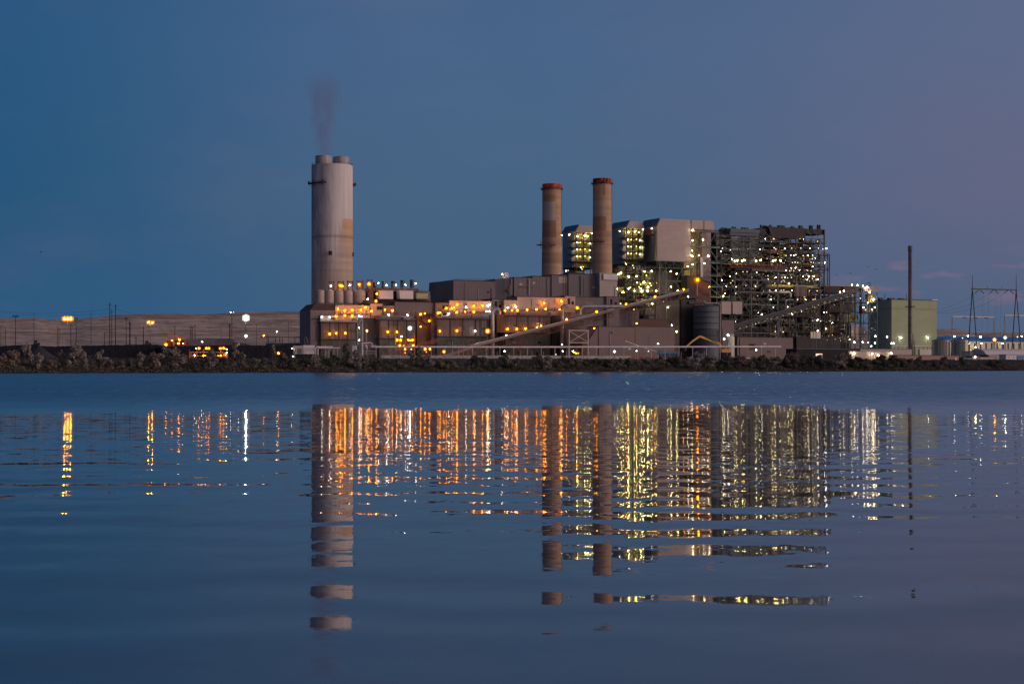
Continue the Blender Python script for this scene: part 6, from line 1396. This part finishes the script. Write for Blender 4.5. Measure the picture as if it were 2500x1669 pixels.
# ------------------------------------------------------------------ machines
def machines():
    v = 70; t = thing('excavator', 'orange-yellow long-boom excavator with its boom raised and bent behind the pipe', 'excavator', (upx(1765, v), v, G))
    def arm(pts, w0, w1, nm):
        g = MB(); a, b_ = Vector(P(*pts[0], v)), Vector(P(*pts[1], v)); d = (b_ - a).normalized(); nrm = Vector((-d.z, 0, d.x))
        A = [a + nrm * w0, a - nrm * w0, b_ - nrm * w1, b_ + nrm * w1]
        g.hull([tuple(p + Vector((0, -.4, 0))) for p in A], [tuple(p + Vector((0, .4, 0))) for p in A]); g.build(nm, 'yellow_paint', t)
    arm(((1765, 852), (1755, 838)), .9, .8, 'boom_foot'); arm(((1757, 839), (1708, 820.5)), .85, .75, 'boom'); arm(((1708, 820.5), (1690, 833)), .7, .6, 'stick'); arm(((1690, 833), (1673, 848)), .6, .45, 'stick')
    g = MB(); g.tube(P(1752, 836, v - .7), P(1722, 822, v - .7), .22, 6); g.build('hydraulic_cylinder', 'steel_dark', t)
    a, b_ = ub(1759, 1783, v); zb = zz(1770, 860, v)
    MB().box(a, b_, v - 1.5, v + 1.7, zb, zb + 2.6).build('body', 'yellow_paint', t); MB().box(a + .3, a + 2.4, v - 1.6, v, zb + 2.62, zb + 4.2).build('cab', 'glass_dark', t)
    for s_ in (-1.9, 1.3): MB().box(a, b_ - .6, v + s_, v + s_ + .7, G - .1, zb - .1).build('track', 'black', t)
    MB().hull([(P(1673, 848, v)[0] - .8, v - .7, P(1673, 856, v)[2]), (P(1673, 848, v)[0] + .8, v - .7, P(1673, 856, v)[2]), (P(1673, 848, v)[0] + .8, v + .7, P(1673, 856, v)[2]), (P(1673, 848, v)[0] - .8, v + .7, P(1673, 856, v)[2])],
              [(P(1673, 848, v)[0] - .5, v - .6, P(1673, 848, v)[2]), (P(1673, 848, v)[0] + .5, v - .6, P(1673, 848, v)[2]), (P(1673, 848, v)[0] + .5, v + .6, P(1673, 848, v)[2]), (P(1673, 848, v)[0] - .5, v + .6, P(1673, 848, v)[2])]).build('bucket', 'steel_dark', t)
    v = 60; t = thing('boom_lift', 'blue aerial lift with its long pale boom stretched up to the left', 'boom lift', (upx(1607, v), v, G))
    a, b_ = ub(1607, 1652, v); zb = zz(1607, 863, v)
    MB().box(a, b_, v - 1.2, v + 1.2, zb, zb + 1.6).build('body', 'blue_paint', t); MB().box(a, a + 2.6, v - 1.3, v + 1.3, zb - .5, zb + 2.3).build('turret', 'blue_paint', t)
    MB().tube(P(1607, 860, v), P(1560, 845, v), .5, 6, .42).build('boom', 'pipe_pale', t); MB().tube(P(1560, 845, v), P(1527, 832, v), .4, 6, .3).build('boom', 'pipe_pale', t)
    MB().box(P(1527, 832, v)[0] - .9, P(1527, 832, v)[0] + .5, v - .7, v + .7, P(1527, 834, v)[2], P(1527, 831, v)[2]).build('basket', 'galv', t)
    for q in (.12, .8):
        for s_ in (-1.5, 1.1): x_ = a + (b_ - a) * q; MB().tube((x_, v + s_, G + .8), (x_, v + s_ + .45, G + .8), .85, 14).build('wheel', 'black', t)
    MB().box(a + 1, b_ - 1, v - .8, v + .8, G + .6, zb - .02).build('chassis', 'steel_dark', t)
    # vehicles parked along the yard road
    def pickup(px, m, lab, v=66, s=1.0):
        x_ = upx(px, v); t = thing('pickup_truck', lab, 'truck', (x_, v, G), 'trucks parked behind the white pipe')
        MB().ext([(x_ - 2.8, G + .6), (x_ + 2.8, G + .6), (x_ + 2.8, G + 1.2), (x_ + 1.6, G + 1.35), (x_ + .9, G + 2.1), (x_ - .8, G + 2.1), (x_ - .9, G + 1.4), (x_ - 2.8, G + 1.4)], v - .95, v + .95).build('body', m, t)
        MB().ext([(x_ - .6, G + 1.45), (x_ + 1.2, G + 1.45), (x_ + .8, G + 2.0), (x_ - .6, G + 2.0)], v - .99, v - .96).build('window', 'glass_dark', t)
        for q in (-1.8, 1.8):
            for s_ in (-.95, .7): MB().tube((x_ + q, v + s_, G + .45), (x_ + q, v + s_ + .28, G + .45), .45, 12).build('wheel', 'black', t)
    plain('car_white', (.6, .6, .62), .1, .35); plain('car_red', (.3, .04, .03), .1, .35)
    for px, m, lab in ((1715, 'blue_paint', 'blue pickup truck left of the excavator'), (1798, 'car_white', 'white pickup truck right of the excavator'), (1822, 'car_white', 'white pickup truck second to the right of the excavator'), (1868, 'car_red', 'red pickup truck near the right end of the white pipe'), (1893, 'car_red', 'dull red pickup truck at the right end of the white pipe'), (1690, 'car_white', 'white pickup truck under the excavator boom')): pickup(px, m, lab)
    # red-lit low fence
    v = 58; t = thing('site_fence', 'long low orange barrier fence in the yard behind the white pipe', 'fence', (upx(1090, v), v, G))
    a, b_ = ub(1090, 1600, v)
    MB().box(a, b_, v, v + .08, G + .3, G + 1.7).build('mesh_panel', 'steel_orange', t)
    g = MB(); x_ = a
    while x_ < b_: g.box(x_ - .05, x_ + .05, v - .1, v - .02, G, G + 1.8); x_ += 3
    g.build('post', 'galv', t)
machines()

# ------------------------------------------------------------------ vegetation on the bank
def leaf_mat(name, base, base2):
    n = NT(name); f = n.noise((.9, .9, .9), 3, .6); oi = n.t.nodes.new('ShaderNodeObjectInfo')
    c = n.mix(n.mr(f, .35, .65), base, base2); c = n.mix(n.mr(oi.outputs['Random'], 0, 1, 0, .45), c, tuple(q * .45 for q in base))
    n.col(c); MATS[name] = n.fin(.9, 0, .1)
leaf_mat('leaf_silver', (.42, .37, .33), (.20, .18, .165)); leaf_mat('leaf_rust', (.30, .23, .20), (.13, .105, .095))
leaf_mat('leaf_dark', (.17, .18, .145), (.065, .07, .065)); leaf_mat('leaf_olive', (.31, .30, .21), (.12, .12, .09))
def crown_mesh(seed, w, h, mat, n=1500, tall=False):
    n = int(n * 1.35)
    rnd = random.Random(seed); b = MB(); lob = []
    for i in range(13 if not tall else 9):
        a = rnd.uniform(0, 6.28); q = rnd.uniform(0, .8) * w * (.5 if tall else 1); zc = h * rnd.uniform(.10, .84)
        q *= (1.15 - zc / h * .75)
        lob.append((q * math.cos(a), q * math.sin(a), zc, rnd.uniform(.18, .34) * w * (1.2 if tall else 1), rnd.uniform(.09, .17) * h))
    lob.append((rnd.uniform(-.2, .2) * w, 0, h * .88, .13 * w, .1 * h))
    for i in range(n):
        L = rnd.choice(lob); d = Vector((rnd.gauss(0, 1), rnd.gauss(0, 1), rnd.gauss(0, 1))).normalized() * (rnd.random() ** .4) * rnd.uniform(.8, 1.2)
        c = Vector((L[0] + d.x * L[3], L[1] + d.y * L[3], max(.1, L[2] + d.z * L[4])))
        s = rnd.uniform(.14, .36); x = Vector((rnd.gauss(0, 1), rnd.gauss(0, 1), rnd.gauss(0, 1))).normalized(); y = x.cross(Vector((rnd.gauss(0, 1), rnd.gauss(0, 1), rnd.gauss(0, 1)))).normalized()
        b.add([tuple(c + x * s), tuple(c + y * s * .6), tuple(c - x * s), tuple(c - y * s * .6)], [(0, 1, 2, 3)])
    return b.build('crown', mat, data_only=True), lob
def trunk_mesh(seed, w, h, lob):
    rnd = random.Random(seed + 50); b = MB(); p0 = Vector((0, 0, -.6)); p1 = Vector((rnd.uniform(-.2, .2) * w, 0, h * .3))
    b.tube(p0, p1, .22, 6, .14)
    for L in lob[:9]: b.tube(p1 if rnd.random() < .5 else p0.lerp(p1, .5), (L[0], L[1], L[2]), .11, 5, .04)
    return b.build('trunk', 'wood', data_only=True)
KIND = {}
specs = [('silver', 'leaf_silver', 1), ('silver', 'leaf_silver', 2), ('rust', 'leaf_rust', 3), ('rust', 'leaf_rust', 4), ('dark', 'leaf_dark', 5), ('dark', 'leaf_dark', 6), ('olive', 'leaf_olive', 7), ('olive', 'leaf_olive', 8)]
for nm, m, s in specs:
    cm, lob = crown_mesh(s, 1.0 * 3.4, 6.0, m, 1900); KIND.setdefault(nm, []).append((cm, trunk_mesh(s, 3.4, 6, lob)))
    cm, lob = crown_mesh(s + 20, 2.3, 6.0, m, 1300, True); KIND.setdefault(nm + '_tall', []).append((cm, trunk_mesh(s + 20, 2.3, 6, lob)))
DESC = {'silver': 'pale silvery', 'rust': 'rusty brown', 'dark': 'dark', 'olive': 'olive green'}
MARK = [(0, 'at the far left edge'), (50, 'below the left coal crest'), (110, 'by the cone-shaped pile'), (150, 'under the blazing orange lamp post'), (215, 'beside the low yellow wagon'), (260, 'under the three wooden poles'), (330, 'below the second orange lamp post'), (390, 'before the gap of the coal heaps'), (455, 'in front of the loading frame'), (520, 'right of the loading frame lamps'), (560, 'under the tall floodlight mast'), (610, 'before the second coal heap'), (665, 'by the lone orange lamp'), (720, 'below the white trailer'), (775, 'under the bent white pipes'), (835, 'by the upright pale pipes'), (885, 'at the left end of the long pipe'), (960, 'under the yard gantry'), (1020, 'below the third filter house'), (1100, 'left of the long conveyor foot'), (1180, 'under the glaring orange post'), (1250, 'below the rightmost filter house'), (1330, 'below the first red-topped chimney'), (1400, 'in line with the portal frame'), (1470, 'below the pinkish long shed'), (1540, 'under the conveyor trestle'), (1600, 'before the blue boom lift'), (1670, 'under the excavator boom'), (1740, 'below the excavator body'), (1800, 'before the pale pink shed'), (1880, 'at the right end of the long pipe'), (1950, 'before the low blue-roofed shed'), (2020, 'right of the glowing doorway'), (2075, 'before the four-lamp shed'), (2150, 'left of the slim stack foot'), (2210, 'in front of the brick-coloured building'), (2300, 'under the cream tanks'), (2360, 'before the right bank huts'), (2440, 'near the right edge')]
def mark(px):
    r = MARK[0][1]
    for a, s in MARK:
        if px >= a: r = s
    return r
def ground_z(v):
    prof = [(-6, -1.2), (-.4, -.15), (.8, .35), (4, 1.6), (9, 3.2), (15, 5.0), (23, 7.2), (32, G - .3), (42, G), (9000, G)]
    for (a, za), (b_, zb) in zip(prof, prof[1:]):
        if a <= v <= b_: return za + (zb - za) * (v - a) / (b_ - a)
rb = random.Random(17); plants = []
for (px, top, wpx, kind, v) in [(8, 866, 34, 'rust', 14), (33, 858, 40, 'rust', 17), (66, 848, 36, 'silver', 19), (95, 870, 30, 'silver', 14), (125, 878, 30, 'rust', 10), (150, 857, 30, 'dark', 18), (185, 850, 44, 'silver', 16), (205, 866, 22, 'silver', 12), (247, 862, 34, 'silver', 17), (268, 878, 24, 'rust', 10), (300, 880, 30, 'olive', 14), (318, 874, 26, 'dark', 13), (343, 867, 34, 'silver', 19), (372, 862, 36, 'rust', 15), (398, 853, 46, 'silver', 20), (428, 858, 40, 'silver', 13), (446, 866, 34, 'rust', 18), (500, 872, 34, 'dark', 12), (518, 862, 34, 'silver', 13), (475, 880, 30, 'dark', 10), (545, 872, 30, 'dark', 14),
    (574, 845, 30, 'silver_tall', 17), (592, 862, 26, 'olive', 12), (620, 876, 34, 'olive', 12), (645, 876, 30, 'dark', 10), (668, 845, 24, 'olive_tall', 18), (690, 862, 34, 'rust', 14), (712, 872, 34, 'dark', 12), (745, 876, 38, 'dark', 15), (770, 872, 34, 'silver', 12), (792, 861, 24, 'olive', 18), (815, 868, 40, 'dark', 14), (846, 840, 34, 'olive_tall', 20), (868, 862, 34, 'silver', 14), (892, 868, 34, 'olive', 12), (918, 876, 34, 'dark', 12), (945, 880, 36, 'dark', 14), (975, 876, 34, 'olive', 14), (1010, 858, 30, 'olive', 19), (1024, 850, 30, 'olive_tall', 20), (1044, 872, 36, 'silver', 14), (1075, 876, 34, 'olive', 12), (1098, 880, 34, 'rust', 12), (1158, 868, 34, 'dark', 16), (1180, 872, 40, 'olive', 12), (1205, 880, 30, 'dark', 10), (1235, 868, 44, 'olive', 15), (1262, 876, 30, 'dark', 12), (1318, 868, 44, 'olive', 14), (1337, 874, 34, 'silver', 10), (1372, 870, 40, 'olive', 15)]:
    plants.append((px, top, wpx, kind, v))
px = 1395
while px < 2190:
    plants.append((px, rb.uniform(866, 880), rb.uniform(30, 44), rb.choice(('olive', 'dark', 'rust', 'silver', 'dark', 'olive')), rb.uniform(10, 18))); px += rb.uniform(15, 24)
for px, top in ((2000, 868), (2055, 866), (1935, 862), (2150, 868)): plants.append((px, top, 34, 'rust', 16))
for px in (2200, 2222, 2245, 2262, 2283, 2305, 2420, 2440, 2350): plants.append((px, rb.uniform(870, 882), rb.uniform(20, 32), 'rust' if px < 2320 else 'dark', 18))
plants.sort(); seen = {}
for i, (px, top, wpx, kind, v) in enumerate(plants):
    v = 2.5 + (v - 10) * .75 if v < 30 else v
    nm = kind.replace('_tall', ''); cm, tm = rb.choice(KIND[kind]); base = (upx(px, v), v, ground_z(v))
    h = max(2.5, zz(px, top, v) - base[2]); k = K(px, v); ww = wpx * k / 2
    tall = h > 12; o = bpy.data.objects.new('tree' if tall else 'bush', None); COL.objects.link(o); o.empty_display_size = 1
    o.location = world(base); o.rotation_euler.z = rb.uniform(0, 6.28)
    half = 2.3 if 'tall' in kind else 3.4; o.scale = (ww / half * 1.3, ww / half * 1.3, h / 6.0 * (1.28 if kind.startswith('silver') else 1.12))
    for n_, me in (('crown', cm), ('trunk', tm)):
        c = bpy.data.objects.new(n_, me); COL.objects.link(c); c.parent = o
    seen.setdefault((nm, mark(px), tall), []).append(o)
for (nm, mk, tall), os_ in seen.items():
    for j, o in enumerate(os_):
        kind_ = 'tree' if tall else 'bush'
        lab = f'{DESC[nm]} {kind_} on the bank {mk}' if len(os_) == 1 else f'{ORD[j+1]} {DESC[nm]} {kind_} from left {mk}'
        tag(o, lab, kind_, 'trees and bushes along the bank')
def undergrowth():
    rnd = random.Random(33); b = MB()
    for i in range(60000):
        u = rnd.uniform(-330, 450); v = abs(rnd.gauss(0, 1)) * 10 + .1
        if u > upx(2130, 8) and v > 10: continue
        if v > 30: continue
        hgt = (2.6 + 1.3 * math.sin(u * .13) + 1.1 * math.sin(u * .41)) * rnd.random() ** 1.2
        c = Vector((u, v, ground_z(v) + max(.1, hgt))); s = rnd.uniform(.25, .6)
        x = Vector((rnd.gauss(0, 1), rnd.gauss(0, 1), rnd.gauss(0, 1.3))).normalized(); y = x.cross(Vector((rnd.gauss(0, 1), rnd.gauss(0, 1), rnd.gauss(0, 1)))).normalized()
        b.cur = 0 if rnd.random() < .85 else 1
        b.add([tuple(c + x * s), tuple(c + y * s * .5), tuple(c - x * s), tuple(c - y * s * .5)], [(0, 1, 2, 3)])
    o = b.build('undergrowth', ['leaf_dark', 'leaf_rust']); tag(o, 'dark brush covering the bank above the water', 'brush', None, 'stuff')
    b = MB()
    for i in range(1500):
        u = rnd.uniform(-330, 450); v = rnd.uniform(-.8, 2.2); s = rnd.uniform(.15, .5); b.ball((u, v, max(-.05, ground_z(v)) + rnd.uniform(-.1, .15)), s, .6)
    tag(b.build('shore_rocks', 'dark_wall'), 'small dark rocks along the waterline', 'rocks', None, 'stuff')
undergrowth()
def sparkle():
    rnd = random.Random(77)
    for i in range(170):
        px, y, v = rnd.gauss(1925, 55), rnd.gauss(665, 48), rnd.uniform(247, 256)
        if not (1765 < px < 2008 and 585 < y < 820): continue
        LAMPQ.append((rnd.uniform(.4, .75), P(px, y, v), rnd.choice(('warm_dim', 'white_dim', 'yellow_dim')), K(px, v), '', '', 'tiny', 'lamp'))
    for i in range(45):
        px, y, v = rnd.gauss(1570, 22), rnd.gauss(700, 16), rnd.uniform(255, 262)
        LAMPQ.append((rnd.uniform(.4, .8), P(px, y, v), 'yellow_dim', K(px, v), '', '', 'tiny', 'lamp'))
    for i in range(40):
        px, y, v = rnd.uniform(2000, 2140), rnd.uniform(720, 840), rnd.uniform(232, 250)
        LAMPQ.append((rnd.uniform(.4, .7), P(px, y, v), rnd.choice(('warm_dim', 'white_dim')), K(px, v), '', '', 'tiny', 'lamp'))
sparkle()
flush_lamps()

# ------------------------------------------------------------------ smoke and birds
def smoke():
    v = 260; px = 790; c = P(px, 378, v); H = zz(px, 178, v) - c[2]; k = K(px, v)
    prof = [(5, 0), (6, 8), (7, 20), (8, 36), (10, 46), (10, 54), (7, 62), (3, H)]
    b = MB(); b.lathe((c[0], v), [(r * 1.9, c[2] + z) for r, z in prof], 20); b.f.append(tuple(range(19, -1, -1))); b.mi.append(0)
    m = bpy.data.materials.new('smoke'); m.use_nodes = True; nt_ = m.node_tree; nt_.nodes.clear()
    out = nt_.nodes.new('ShaderNodeOutputMaterial'); pv = nt_.nodes.new('ShaderNodeVolumePrincipled')
    pv.inputs['Color'].default_value = (.42, .41, .60, 1); pv.inputs['Anisotropy'].default_value = .1
    n = NT.__new__(NT); n.m = m; n.t = nt_; n.tc = nt_.nodes.new('ShaderNodeTexCoord')
    x, y, z = n.xyz(); ns = n.noise((.11, .11, .045), 4, .65); wob = n.math('MULTIPLY', n.math('SUBTRACT', n.noise((.0, .0, .035), 2, .5, (4, 4, 4)), .5), 14)
    xx = n.math('SUBTRACT', x, wob)
    r = n.math('SQRT', n.math('ADD', n.math('MULTIPLY', xx, xx), n.math('MULTIPLY', y, y)))
    rad = n.mr(z, 0, 55, 7.5, 19)
    d = n.math('SUBTRACT', 1.0, n.math('DIVIDE', r, rad), clamp=True)
    dn = n.math('MULTIPLY', n.math('MULTIPLY', d, n.mr(ns, .40, .60, .12, 1)), n.mr(z, 30, 69, 1, .12))
    n.link(n.math('MULTIPLY', dn, .10), pv.inputs['Density']); nt_.links.new(pv.outputs[0], out.inputs['Volume'])
    MATS['smoke'] = m
    tag(b.build('smoke', 'smoke', base=c), 'faint mauve smoke plume rising from the left flue of the tallest chimney', 'smoke', None, 'stuff')
smoke()
def birds():
    for i, (px, y, v) in enumerate(((100, 616, 200), (2043, 672, 260), (2076, 667, 265), (2118, 652, 270), (2139, 658, 268))):
        p = P(px, y, v); g = MB(); s = 1.0
        g.hull([(p[0] - .9, v - .15, p[2] - .1), (p[0] + .9, v - .15, p[2]), (p[0] + .9, v + .15, p[2]), (p[0] - .9, v + .15, p[2] - .1)], [(p[0] - .6, v - .1, p[2] + .2), (p[0] + .5, v - .1, p[2] + .25), (p[0] + .5, v + .1, p[2] + .25), (p[0] - .6, v + .1, p[2] + .2)])
        for s_ in (-1, 1): g.hull([(p[0] - .3, v, p[2] + .1), (p[0] + .3, v, p[2] + .1), (p[0] + .1, v + s_ * 1.6, p[2] + .6), (p[0] - .3, v + s_ * 1.6, p[2] + .6)], [(p[0] - .3, v, p[2] + .16), (p[0] + .3, v, p[2] + .16), (p[0] + .1, v + s_ * 1.6, p[2] + .66), (p[0] - .3, v + s_ * 1.6, p[2] + .66)])
        tag(g.build('bird', 'black', base=p), 'tiny dark bird alone in the sky at the far left' if i == 0 else f'{ORD[i]} tiny dark bird from left in the group left of the slim stack', 'bird', 'birds')
birds()
for o in bpy.data.objects:
    if '_b' in o: del o['_b']
